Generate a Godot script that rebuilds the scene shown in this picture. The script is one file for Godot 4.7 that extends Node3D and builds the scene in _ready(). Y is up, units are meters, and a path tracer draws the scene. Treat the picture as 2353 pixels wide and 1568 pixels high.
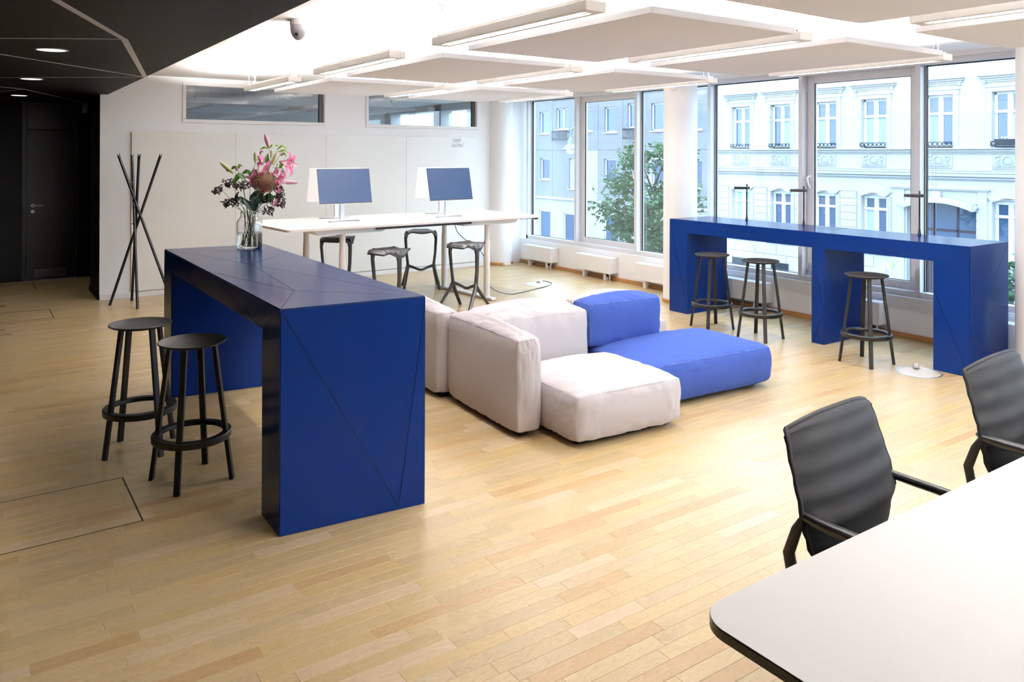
extends Node3D
# Open-plan office: bar tables, modular sofa, sit-stand desk, hung ceiling panels, street facades outside. Metres, y up, window wall along z at x = 7.5, back wall along x at z = -10.56.

class MB:                                   # mesh builder: collects triangles, commits one ArrayMesh
	var v := PackedVector3Array()
	var n := PackedVector3Array()
	var t := PackedVector2Array()
	var k := PackedColorArray()
	var tint := Color.WHITE
	func tri(a: Vector3, b: Vector3, c: Vector3, ua := Vector2.ZERO, ub := Vector2.ZERO, uc := Vector2.ZERO):
		var m := (b - a).cross(c - a)
		if m.length_squared() < 1e-16: return
		m = m.normalized()
		v.append_array([a, c, b]); n.append_array([m, m, m]); t.append_array([ua, uc, ub]); k.append_array([tint, tint, tint])
	func quad(a: Vector3, b: Vector3, c: Vector3, d: Vector3, uv := []):
		if uv.is_empty():
			tri(a, b, c); tri(a, c, d)
		else:
			tri(a, b, c, uv[0], uv[1], uv[2]); tri(a, c, d, uv[0], uv[2], uv[3])
	func face(pts: Array, towards: Vector3):    # convex polygon turned to that side
		var m: Vector3 = (pts[1] - pts[0]).cross(pts[2] - pts[0])
		var q := pts.duplicate()
		if m.dot(towards) < 0: q.reverse()
		for i in range(1, q.size() - 1): tri(q[0], q[i], q[i + 1])
	func box(c: Vector3, s: Vector3, bev := 0.0, b := Basis.IDENTITY):
		var h := s / 2
		bev = minf(bev, minf(h.x, minf(h.y, h.z)) * 0.95)
		var p := {}
		for sx in [-1, 1]:
			for sy in [-1, 1]:
				for sz in [-1, 1]:
					var q := Vector3(sx * h.x, sy * h.y, sz * h.z)
					for ax in 3:
						var w := q
						for o in 3:
							if o != ax: w[o] -= sign(w[o]) * bev
						p[[sx, sy, sz, ax]] = c + b * w
		for ax in 3:
			var u := (ax + 1) % 3
			var w := (ax + 2) % 3
			for s1 in [-1, 1]:
				var ring := []
				for st in [[-1, -1], [1, -1], [1, 1], [-1, 1]]:
					var q := [0, 0, 0, ax]
					q[ax] = s1; q[u] = st[0]; q[w] = st[1]
					ring.append(p[q])
				var o := Vector3.ZERO
				o[ax] = s1
				face(ring, b * o)
			if bev > 0:
				for s1 in [-1, 1]:
					for s2 in [-1, 1]:
						var q := [0, 0, 0, u]
						q[u] = s1; q[w] = s2
						var ring := []
						for st in [[-1, u], [-1, w], [1, w], [1, u]]:
							var r := q.duplicate()
							r[ax] = st[0]; r[3] = st[1]
							ring.append(p[r])
						var o := Vector3.ZERO
						o[u] = s1; o[w] = s2
						face(ring, b * o)
		if bev > 0:
			for sx in [-1, 1]:
				for sy in [-1, 1]:
					for sz in [-1, 1]:
						face([p[[sx, sy, sz, 0]], p[[sx, sy, sz, 1]], p[[sx, sy, sz, 2]]], b * Vector3(sx, sy, sz))
	func span(a: Vector3, c: Vector3, bev := 0.0):   # box between two corners
		box((a + c) / 2, (c - a).abs(), bev)
	func tube(pts: Array, r, seg := 10, closed := false, flat := false, squash := 1.0, turn := 0.0):
		var m := pts.size()
		var rings := []
		var nrm := []
		var side := Vector3.ZERO
		for i in m:
			var d: Vector3 = (pts[(i + 1) % m] - pts[(i - 1 + m) % m]) if closed else (pts[mini(i + 1, m - 1)] - pts[maxi(i - 1, 0)])
			d = d.normalized()
			if side == Vector3.ZERO:
				side = d.cross(Vector3.UP if absf(d.y) < 0.95 else Vector3.RIGHT).normalized()
			side = (side - d * side.dot(d)).normalized()
			var up := d.cross(side)
			var rad: float = r[i] if r is Array else r
			var ring := []
			var nn := []
			for j in seg:
				var a := TAU * j / seg + turn
				var e := side * cos(a) + up * sin(a) * squash
				ring.append(pts[i] + e * rad)
				nn.append(e.normalized())
			rings.append(ring); nrm.append(nn)
		for i in (m if closed else m - 1):
			var i2 := (i + 1) % m
			for j in seg:
				var j2 := (j + 1) % seg
				if flat:
					quad(rings[i][j], rings[i][j2], rings[i2][j2], rings[i2][j])
				else:
					var vs := [rings[i][j], rings[i][j2], rings[i2][j2], rings[i2][j]]
					var ns := [nrm[i][j], nrm[i][j2], nrm[i2][j2], nrm[i2][j]]
					for q in [0, 2, 1, 0, 3, 2]:
						v.append(vs[q]); n.append(ns[q]); t.append(Vector2.ZERO); k.append(tint)
		if not closed:
			var d0: Vector3 = pts[0] - pts[1]
			var d1: Vector3 = pts[m - 1] - pts[m - 2]
			face(rings[0], d0); face(rings[m - 1], d1)
	func lathe(prof: Array, seg := 28, at := Vector3.ZERO, crease := 35.0, b := Basis.IDENTITY):
		var o := MB.new()
		o.tint = tint
		for i in prof.size() - 1:
			var p: Vector2 = prof[i]
			var q: Vector2 = prof[i + 1]
			for j in seg:
				var a0 := TAU * j / seg
				var a1 := TAU * (j + 1) / seg
				var c0 := Vector3(cos(a0), 0, sin(a0))
				var c1 := Vector3(cos(a1), 0, sin(a1))
				var y := Vector3.UP
				o.quad(at + b * (c0 * p.x + y * p.y), at + b * (c0 * q.x + y * q.y), at + b * (c1 * q.x + y * q.y), at + b * (c1 * p.x + y * p.y))
		o.smooth(crease)
		add(o)
	func grid(f: Callable, nu: int, nv: int, crease := 60.0, flip := false):
		var o := MB.new()
		o.tint = tint
		var p := []
		for i in nu + 1:
			var row := []
			for j in nv + 1: row.append(f.call(float(i) / nu, float(j) / nv))
			p.append(row)
		for i in nu:
			for j in nv:
				var uv := [Vector2(float(i) / nu, float(j) / nv), Vector2(float(i + 1) / nu, float(j) / nv), Vector2(float(i + 1) / nu, float(j + 1) / nv), Vector2(float(i) / nu, float(j + 1) / nv)]
				if flip: o.quad(p[i][j], p[i][j + 1], p[i + 1][j + 1], p[i + 1][j], [uv[0], uv[3], uv[2], uv[1]])
				else: o.quad(p[i][j], p[i + 1][j], p[i + 1][j + 1], p[i][j + 1], uv)
		o.smooth(crease)
		add(o)
	func ext(poly: PackedVector2Array, o: Vector3, ax: Vector3, ay: Vector3, h: float):   # polygon in the plane (ax, ay), drawn out by h along ax x ay
		var az := ax.cross(ay).normalized() * h
		var idx := Geometry2D.triangulate_polygon(poly)
		var lo := []
		for q in poly: lo.append(o + ax * q.x + ay * q.y)
		for i in range(0, idx.size(), 3):
			face([lo[idx[i]], lo[idx[i + 1]], lo[idx[i + 2]]], -az)
			face([lo[idx[i]] + az, lo[idx[i + 1]] + az, lo[idx[i + 2]] + az], az)
		var area := 0.0
		for i in poly.size(): area += poly[i].cross(poly[(i + 1) % poly.size()])
		for i in poly.size():
			var a: Vector3 = lo[i]
			var c: Vector3 = lo[(i + 1) % poly.size()]
			if area * h > 0: quad(a, c, c + az, a + az)
			else: quad(c, a, a + az, c + az)
	func smooth(deg := 60.0):
		var at := {}
		for i in v.size():
			var key := Vector3i((v[i] * 20000.0).round())
			if not at.has(key): at[key] = []
			at[key].append(i)
		var lim := cos(deg_to_rad(deg))
		var out := n.duplicate()
		for key in at:
			var l: Array = at[key]
			for i in l:
				var s := Vector3.ZERO
				for j in l:
					if n[i].dot(n[j]) > lim: s += n[j]
				out[i] = s.normalized() if s.length_squared() > 1e-9 else n[i]
		n = out
	func add(o: MB, x := Transform3D.IDENTITY):
		if x == Transform3D.IDENTITY:
			v.append_array(o.v); n.append_array(o.n)
		else:
			for i in o.v.size():
				v.append(x * o.v[i]); n.append((x.basis * o.n[i]).normalized())
		t.append_array(o.t); k.append_array(o.k)
	func mesh() -> ArrayMesh:
		var a := []
		a.resize(Mesh.ARRAY_MAX)
		a[Mesh.ARRAY_VERTEX] = v; a[Mesh.ARRAY_NORMAL] = n; a[Mesh.ARRAY_TEX_UV] = t; a[Mesh.ARRAY_COLOR] = k
		var r := ArrayMesh.new()
		r.add_surface_from_arrays(Mesh.PRIMITIVE_TRIANGLES, a)
		return r

var M := {}
var taken := {}
var rng := RandomNumberGenerator.new()

func V(x, y, z) -> Vector3: return Vector3(x, y, z)

func numbered(called: String) -> String:
	var c: int = taken.get(called, 0)
	taken[called] = c + 1
	return called if c == 0 else "%s_%03d" % [called, c]

func tag(o: Node, label := "", category := "", group := "", kind := ""):
	if label: o.set_meta("label", label)
	if category: o.set_meta("category", category)
	if group: o.set_meta("group", group)
	if kind: o.set_meta("kind", kind)
	return o

func thing(called: String, label: String, category: String, at := Vector3.ZERO, turn := 0.0, group := "", kind := "") -> Node3D:
	var o := Node3D.new()
	o.name = numbered(called)
	add_child(o)
	o.position = at; o.rotation.y = turn
	return tag(o, label, category, group, kind)

func obj(called: String, mb: MB, m: Material, parent: Node = null, label := "", kind := "") -> MeshInstance3D:
	var o := MeshInstance3D.new()
	o.mesh = mb.mesh()
	o.material_override = m
	o.cast_shadow = GeometryInstance3D.SHADOW_CASTING_SETTING_ON
	o.name = called if parent else numbered(called)
	(parent if parent else self).add_child(o, true)
	return tag(o, label, "", "", kind)

func share(called: String, mesh: Mesh, m: Material, parent: Node, at := Vector3.ZERO, turn := 0.0) -> MeshInstance3D:
	var o := MeshInstance3D.new()
	o.mesh = mesh; o.material_override = m; o.name = called
	parent.add_child(o, true)
	o.position = at; o.rotation.y = turn
	return o

func dup(o: Node3D, at: Vector3, turn: float, label := "") -> Node3D:
	var r: Node3D = o.duplicate()
	var base: String = o.name
	if base.length() > 4 and base[-4] == "_": base = base.left(-4)
	r.name = numbered(base)
	add_child(r)
	r.position = at; r.rotation.y = turn
	if label: r.set_meta("label", label)
	return r

func mat(c: Color, rough := 0.6, metal := 0.0, spec := 0.5) -> StandardMaterial3D:
	var m := StandardMaterial3D.new()
	m.albedo_color = c; m.roughness = rough; m.metallic = metal; m.metallic_specular = spec
	return m

func noise_tex(size: int, freq: float, normal := false, strength := 4.0, sd := 1, octaves := 4) -> NoiseTexture2D:
	var f := FastNoiseLite.new()
	f.seed = sd; f.frequency = freq; f.fractal_octaves = octaves
	f.noise_type = FastNoiseLite.TYPE_SIMPLEX_SMOOTH
	var x := NoiseTexture2D.new()
	x.width = size; x.height = size; x.seamless = true; x.as_normal_map = normal; x.bump_strength = strength; x.noise = f
	return x

func relief(m: StandardMaterial3D, tex: Texture2D, scale: float, depth: float):
	m.heightmap_enabled = true; m.heightmap_texture = tex; m.heightmap_scale = depth
	m.uv1_triplanar = true; m.uv1_world_triplanar = false; m.uv1_scale = Vector3.ONE * scale
	return m

func wood_grain() -> ImageTexture:
	var f := FastNoiseLite.new()
	f.seed = 5; f.frequency = 0.02; f.fractal_octaves = 4
	var im := Image.create(512, 256, true, Image.FORMAT_RGB8)
	for y in 256:
		for x in 512:
			var warp := f.get_noise_2d(x * 0.6, y * 1.5) * 14.0
			var a := f.get_noise_2d(x * 0.5, (y + warp) * 9.0) * 0.5 + 0.5
			var b := f.get_noise_2d(x * 2.5 + 900, y * 26.0) * 0.5 + 0.5
			var s := 0.90 + 0.10 * a
			s -= 0.07 * smoothstep(0.6, 0.8, b)
			im.set_pixel(x, y, Color(s, s * (0.99 - 0.015 * (1 - a)), s * (0.98 - 0.04 * (1 - a))))
	im.generate_mipmaps()
	return ImageTexture.create_from_image(im)

func weave() -> ImageTexture:
	var im := Image.create(128, 128, true, Image.FORMAT_RGB8)
	var r := RandomNumberGenerator.new()
	r.seed = 3
	for y in 128:
		for x in 128:
			var a := 0.5 + 0.5 * sin(TAU * x / 8.0) * (1.0 if (y / 4) % 2 == 0 else -1.0)
			var b := 0.5 + 0.5 * sin(TAU * y / 8.0)
			var s := 0.35 * a + 0.35 * b + 0.3 * r.randf()
			im.set_pixel(x, y, Color(s, s, s))
	im.generate_mipmaps()
	return ImageTexture.create_from_image(im)

func glass(alpha := 0.04, c := Color(0.9, 0.96, 1.0)) -> StandardMaterial3D:
	var m := mat(c, 0.0)
	m.albedo_color.a = alpha
	m.transparency = BaseMaterial3D.TRANSPARENCY_ALPHA
	return m

func glow(c: Color, e: float) -> StandardMaterial3D:
	var m := mat(Color(0.9, 0.9, 0.9), 0.5)
	m.emission_enabled = true; m.emission = c; m.emission_energy_multiplier = e
	return m

func materials():
	M.wall = mat(Color(0.965, 0.955, 0.955), 0.85, 0, 0.3)
	M.ceiling = mat(Color(0.965, 0.95, 0.935), 0.9, 0, 0.3)
	M.panel = relief(mat(Color(0.89, 0.885, 0.90), 0.95, 0, 0.2), noise_tex(256, 0.06, false, 4, 9), 2.0, 0.03)
	M.black_paint = mat(Color(0.035, 0.033, 0.042), 0.6, 0, 0.25)
	M.black_door = mat(Color(0.035, 0.038, 0.06), 0.42, 0, 0.4)
	M.stripe = mat(Color(0.80, 0.79, 0.80), 0.6)
	M.wood = mat(Color(1, 1, 1), 0.30, 0, 0.5)
	M.wood.vertex_color_use_as_albedo = true; M.wood.albedo_texture = wood_grain()
	M.subfloor = mat(Color(0.19, 0.13, 0.08), 0.9)
	M.skirting = mat(Color(0.66, 0.47, 0.27), 0.5)
	M.blue = mat(Color(0.03, 0.115, 0.31), 0.18, 0, 0.22)
	M.blue_core = mat(Color(0.02, 0.035, 0.10), 0.6)
	M.stool_black = mat(Color(0.04, 0.038, 0.042), 0.45, 0, 0.35)
	M.seat_black = mat(Color(0.07, 0.062, 0.06), 0.5, 0, 0.3)
	M.plastic_black = mat(Color(0.115, 0.112, 0.125), 0.40)
	M.rubber = mat(Color(0.03, 0.03, 0.03), 0.8)
	M.white_paint = mat(Color(0.93, 0.91, 0.90), 0.35)
	M.board = mat(Color(0.93, 0.915, 0.89), 0.18, 0, 0.5)
	M.desk_top = mat(Color(0.90, 0.88, 0.855), 0.4)
	M.desk_edge = mat(Color(0.86, 0.82, 0.80), 0.5)
	M.frame_grey = mat(Color(0.86, 0.85, 0.855), 0.38)
	M.gasket = mat(Color(0.02, 0.02, 0.03), 0.6)
	M.pane = glass(0.03)
	M.dark_pane = glass(0.10, Color(0.35, 0.42, 0.5))
	M.chrome = mat(Color(0.85, 0.85, 0.87), 0.22, 1.0)
	M.alu = mat(Color(0.80, 0.80, 0.82), 0.33, 0.85)
	M.louvre = mat(Color(0.80, 0.80, 0.84), 0.45)
	M.lamp_white = mat(Color(0.88, 0.86, 0.84), 0.5)
	M.lamp_glow = glow(Color(1.0, 0.93, 0.82), 1.6)
	M.spot_glow = glow(Color(1.0, 0.98, 0.92), 5.0)
	M.screen = mat(Color(0.03, 0.045, 0.08), 0.38, 0, 0.35)
	M.screen.emission_enabled = true; M.screen.emission = Color(0.20, 0.37, 0.60); M.screen.emission_energy_multiplier = 0.72
	M.bezel = mat(Color(0.02, 0.02, 0.03), 0.3)
	var wv := weave()
	M.grey_fabric = relief(mat(Color(0.765, 0.735, 0.74), 0.95, 0, 0.2), wv, 14.0, 0.05)
	M.grey_fabric.rim_enabled = true; M.grey_fabric.rim = 0.25; M.grey_fabric.rim_tint = 0.6
	M.blue_fabric = relief(mat(Color(0.225, 0.305, 0.565), 0.95, 0, 0.2), wv, 14.0, 0.05)
	M.blue_fabric.rim_enabled = true; M.blue_fabric.rim = 0.25; M.blue_fabric.rim_tint = 0.6
	M.thread = mat(Color(0.46, 0.52, 0.74), 0.9)
	M.mesh_fabric = mat(Color(0.035, 0.035, 0.045), 0.65, 0, 0.3)
	
	M.arm_black = mat(Color(0.085, 0.083, 0.09), 0.36)
	M.table_white = mat(Color(0.80, 0.785, 0.765), 0.42)
	M.table_edge = mat(Color(0.03, 0.03, 0.035), 0.35)
	M.clear_glass = mat(Color(1, 1, 1), 0.0)
	M.clear_glass.albedo_color.a = 0.0
	M.clear_glass.refraction_enabled = true; M.clear_glass.refraction_scale = 0.05
	M.water = mat(Color(0.985, 0.99, 0.955), 0.0)
	M.water.albedo_color.a = 0.0
	M.water.refraction_enabled = true; M.water.refraction_scale = 0.033
	M.stem = mat(Color(0.25, 0.36, 0.13), 0.6)
	M.leaf = mat(Color(0.16, 0.32, 0.09), 0.45); M.leaf.backlight_enabled = true; M.leaf.backlight = Color(0.2, 0.3, 0.08)
	M.leaf_light = mat(Color(0.42, 0.55, 0.18), 0.5); M.leaf_light.backlight_enabled = true; M.leaf_light.backlight = Color(0.35, 0.4, 0.1)
	M.leaf_dark = mat(Color(0.06, 0.15, 0.07), 0.45)
	M.petal = mat(Color(0.93, 0.52, 0.70), 0.6); M.petal.backlight_enabled = true; M.petal.backlight = Color(0.6, 0.3, 0.4)
	M.petal_pale = mat(Color(0.96, 0.76, 0.82), 0.6); M.petal_pale.backlight_enabled = true; M.petal_pale.backlight = Color(0.5, 0.35, 0.38)
	M.bud_green = mat(Color(0.82, 0.82, 0.58), 0.6)
	M.bud_pink = mat(Color(0.80, 0.58, 0.64), 0.6)
	M.anther = mat(Color(0.25, 0.10, 0.08), 0.8)
	M.sprig = mat(Color(0.17, 0.065, 0.08), 0.6)
	M.floret = mat(Color(1, 1, 1), 0.8); M.floret.vertex_color_use_as_albedo = true
	M.cable_black = mat(Color(0.05, 0.05, 0.06), 0.5)
	M.cable_white = mat(Color(0.88, 0.87, 0.87), 0.5)
	M.sensor_grey = mat(Color(0.42, 0.45, 0.56), 0.5)
	M.ink = mat(Color(0.35, 0.37, 0.42), 0.8)
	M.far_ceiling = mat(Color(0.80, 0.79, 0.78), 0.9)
	# outside
	M.stucco = relief(mat(Color(0.70, 0.69, 0.675), 0.92, 0, 0.2), noise_tex(256, 0.05, false, 4, 31), 0.6, 0.15)
	M.moulding = mat(Color(0.65, 0.64, 0.635), 0.85)
	M.pebble = relief(mat(Color(0.56, 0.55, 0.56), 0.95, 0, 0.2), noise_tex(256, 0.12, false, 4, 33, 3), 0.9, 3.0)
	M.concrete = mat(Color(0.63, 0.62, 0.63), 0.9)
	M.window_white = mat(Color(0.84, 0.84, 0.84), 0.5)
	M.far_glass = mat(Color(0.19, 0.30, 0.42), 0.03, 0, 0.9)
	M.curtain = mat(Color(0.62, 0.68, 0.74), 0.9)
	M.iron = mat(Color(0.08, 0.09, 0.11), 0.5)
	M.gate = mat(Color(0.20, 0.14, 0.17), 0.5)
	M.asphalt = relief(mat(Color(0.36, 0.36, 0.37), 0.9), noise_tex(256, 0.1, false, 4, 35), 0.5, 0.3)
	M.paving = mat(Color(0.55, 0.54, 0.53), 0.9)
	M.bark = mat(Color(0.25, 0.21, 0.18), 0.95)
	M.tree_leaf = mat(Color(0.22, 0.33, 0.17), 0.55); M.tree_leaf.backlight_enabled = true; M.tree_leaf.backlight = Color(0.2, 0.3, 0.1)
	M.zinc = mat(Color(0.55, 0.58, 0.62), 0.45, 0.5)
	M.sign_white = mat(Color(0.97, 0.97, 0.97), 0.4)
	M.sign_blue = mat(Color(0.20, 0.45, 0.80), 0.5)
	M.yellow = mat(Color(0.90, 0.83, 0.35), 0.6)
	M.pale_blue = mat(Color(0.45, 0.62, 0.86), 0.6)

func camera_and_light():
	var cam := Camera3D.new()
	cam.name = "camera"
	var f := 1809.273                                      # focal length in pixels of the 2353 x 1568 frame; the lens is shifted down
	cam.projection = Camera3D.PROJECTION_FRUSTUM
	cam.near = 0.05; cam.far = 200.0
	cam.size = cam.near * 1568.0 / f
	cam.frustum_offset = Vector2(0, -(784.0 - 351.734) / f * cam.near)
	cam.transform = Transform3D(Basis(Vector3.UP, -0.603607) * Basis(Vector3.RIGHT, 0.0020732) * Basis(Vector3.BACK, 0.0031311), Vector3(0, 1.76, 0))
	add_child(cam)
	var env := Environment.new()
	env.background_mode = Environment.BG_SKY
	var sm := ProceduralSkyMaterial.new()                  # an even, bright, overcast morning sky
	sm.sky_top_color = Color(0.70, 0.86, 1.0); sm.sky_horizon_color = Color(0.80, 0.92, 1.0); sm.sky_curve = 0.2
	sm.ground_bottom_color = Color(0.45, 0.5, 0.55); sm.ground_horizon_color = Color(0.6, 0.66, 0.72)
	sm.energy_multiplier = SKY
	var sky := Sky.new()
	sky.sky_material = sm
	env.sky = sky
	env.tonemap_mode = Environment.TONE_MAPPER_LINEAR
	env.tonemap_exposure = EXPOSURE
	env.sdfgi_enabled = true; env.ssao_enabled = true; env.ssil_enabled = true
	var we := WorldEnvironment.new()
	we.name = "world_environment"; we.environment = env
	add_child(we)

const SKY := 7.6
const EXPOSURE := 1.08
const LAMP_UP := 54.0
const LAMP_DOWN := 2.4
const LAMP_COLOR := Color(0.985, 0.98, 0.985)

# ---------------------------------------------------------------- the room
func holed(mb: MB, u0: float, u1: float, y0: float, y1: float, holes: Array, P: Callable, front: Vector3, depth: float, both := false):
	# a wall in (u, y) with openings [u0, u1, y0, y1]; P(u, y, d) places a point d behind the front face
	var us := [u0, u1]
	var ys := [y0, y1]
	for h in holes: us.append_array([h[0], h[1]]); ys.append_array([h[2], h[3]])
	us.sort(); ys.sort()
	for i in us.size() - 1:
		for j in ys.size() - 1:
			if us[i + 1] - us[i] < 1e-5 or ys[j + 1] - ys[j] < 1e-5: continue
			var cu: float = (us[i] + us[i + 1]) / 2
			var cy: float = (ys[j] + ys[j + 1]) / 2
			if holes.any(func(h): return cu > h[0] and cu < h[1] and cy > h[2] and cy < h[3]): continue
			for d in ([0.0, depth] if both else [0.0]):
				mb.face([P.call(us[i], ys[j], d), P.call(us[i + 1], ys[j], d), P.call(us[i + 1], ys[j + 1], d), P.call(us[i], ys[j + 1], d)], front * (1.0 if d == 0.0 else -1.0))
	var rims := holes.duplicate()
	if both: rims.append([u1, u0, y1, y0])
	for h in rims:
		var c: Vector3 = P.call((h[0] + h[1]) / 2, (h[2] + h[3]) / 2, depth / 2)
		for e in [[h[0], h[2], h[1], h[2]], [h[0], h[3], h[1], h[3]], [h[0], h[2], h[0], h[3]], [h[1], h[2], h[1], h[3]]]:
			var a: Vector3 = P.call(e[0], e[1], 0.0)
			var b: Vector3 = P.call(e[2], e[3], 0.0)
			var to: Vector3 = c - (a + b) / 2
			if h[0] > h[1]: to = -to
			mb.face([a, b, P.call(e[2], e[3], depth), P.call(e[0], e[1], depth)], to)

func seen(p: Vector3) -> bool:               # roughly inside the photograph's frame
	var q := Basis(Vector3.UP, -0.603607).inverse() * (p - Vector3(0, 1.76, 0))
	if q.z > -0.3: return false
	var x := 1176.5 - 1809.3 * q.x / q.z
	var y := 351.7 + 1809.3 * q.y / q.z
	return x > -40 and x < 2393 and y > -40 and y < 1610

func make_floor():
	var fl := thing("floor", "pale oak strip parquet floor of short staggered planks", "floor", Vector3.ZERO, 0, "", "structure")
	var sub := MB.new()
	sub.span(V(-2.4, -0.30, -12.9), V(7.75, -0.0145, 5.8))
	obj("subfloor", sub, M.subfloor, fl)
	var lens := [0.34, 0.42, 0.50, 0.58, 0.66]
	var tones := []
	rng.seed = 11
	for i in 14:
		var g := rng.randf_range(0.91, 1.07)
		var w := rng.randf_range(-0.035, 0.03)
		tones.append(Color(0.58 * g, (0.437 - w * 0.3) * g, (0.232 - w) * g))
	tones[3] = Color(0.51, 0.345, 0.165); tones[7] = Color(0.66, 0.51, 0.33); tones[9] = Color(0.55, 0.38, 0.185)
	var variant := {}
	var wide := 0.068
	var list := []
	var row := 0
	var z := -12.69
	while z < 0.2:
		var x := -1.3 - rng.randf() * 0.6
		while x < 7.43:
			var li := rng.randi() % 5
			var ti := rng.randi() % 14
			if ti in [3, 9] and rng.randf() < 0.5: ti = 0
			list.append([x + lens[li] / 2, z + wide / 2, li, ti])
			x += lens[li]
		z += wide; row += 1
	var kept := list.filter(func(q): return seen(V(q[0], 0, q[1])) or (q[0] > -1 and q[1] > -9))
	var near := kept.filter(func(q): return seen(V(q[0], 0, q[1])) and not (q[0] > 1.3 and q[1] > -1.25))
	near.sort_custom(func(a, b): return a[0] * a[0] + a[1] * a[1] < b[0] * b[0] + b[1] * b[1])
	near = near.slice(0, 300)
	var is_near := {}
	for q in near: is_near[q] = true
	var rest := MB.new()
	for q in kept:
		var key := "%d_%d" % [q[2], q[3]]
		if not variant.has(key):
			var p := MB.new()
			p.tint = tones[q[3]]
			var hx: float = lens[q[2]] / 2 - 0.00025
			var hz := wide / 2 - 0.00025
			var b := 0.0008
			var u0 := rng.randf()
			var v0 := rng.randf()
			var uv := func(a, c): return Vector2(u0 + a * 0.9, v0 + c * 1.1)
			var top := [[-hx + b, -hz + b], [-hx + b, hz - b], [hx - b, hz - b], [hx - b, -hz + b]]
			var rim := [[-hx, -hz], [-hx, hz], [hx, hz], [hx, -hz]]
			var T := top.map(func(e): return V(e[0], 0, e[1]))
			var R := rim.map(func(e): return V(e[0], -0.0007, e[1]))
			var L := rim.map(func(e): return V(e[0], -0.014, e[1]))
			p.quad(T[0], T[1], T[2], T[3], top.map(func(e): return uv.call(e[0], e[1])))
			for i in 4:
				var j := (i + 1) % 4
				var us := [uv.call(rim[i][0], rim[i][1]), uv.call(rim[j][0], rim[j][1]), uv.call(top[j][0], top[j][1]), uv.call(top[i][0], top[i][1])]
				p.quad(R[i], R[j], T[j], T[i], us)
				p.quad(L[i], L[j], R[j], R[i], us)
			variant[key] = [p, p.mesh()]
		if is_near.has(q):
			share("plank", variant[key][1], M.wood, fl, V(q[0], 0, q[1]))
		else:
			rest.add(variant[key][0], Transform3D(Basis.IDENTITY, V(q[0], 0, q[1])))
	obj("planks", rest, M.wood, fl, "", "stuff")

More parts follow.
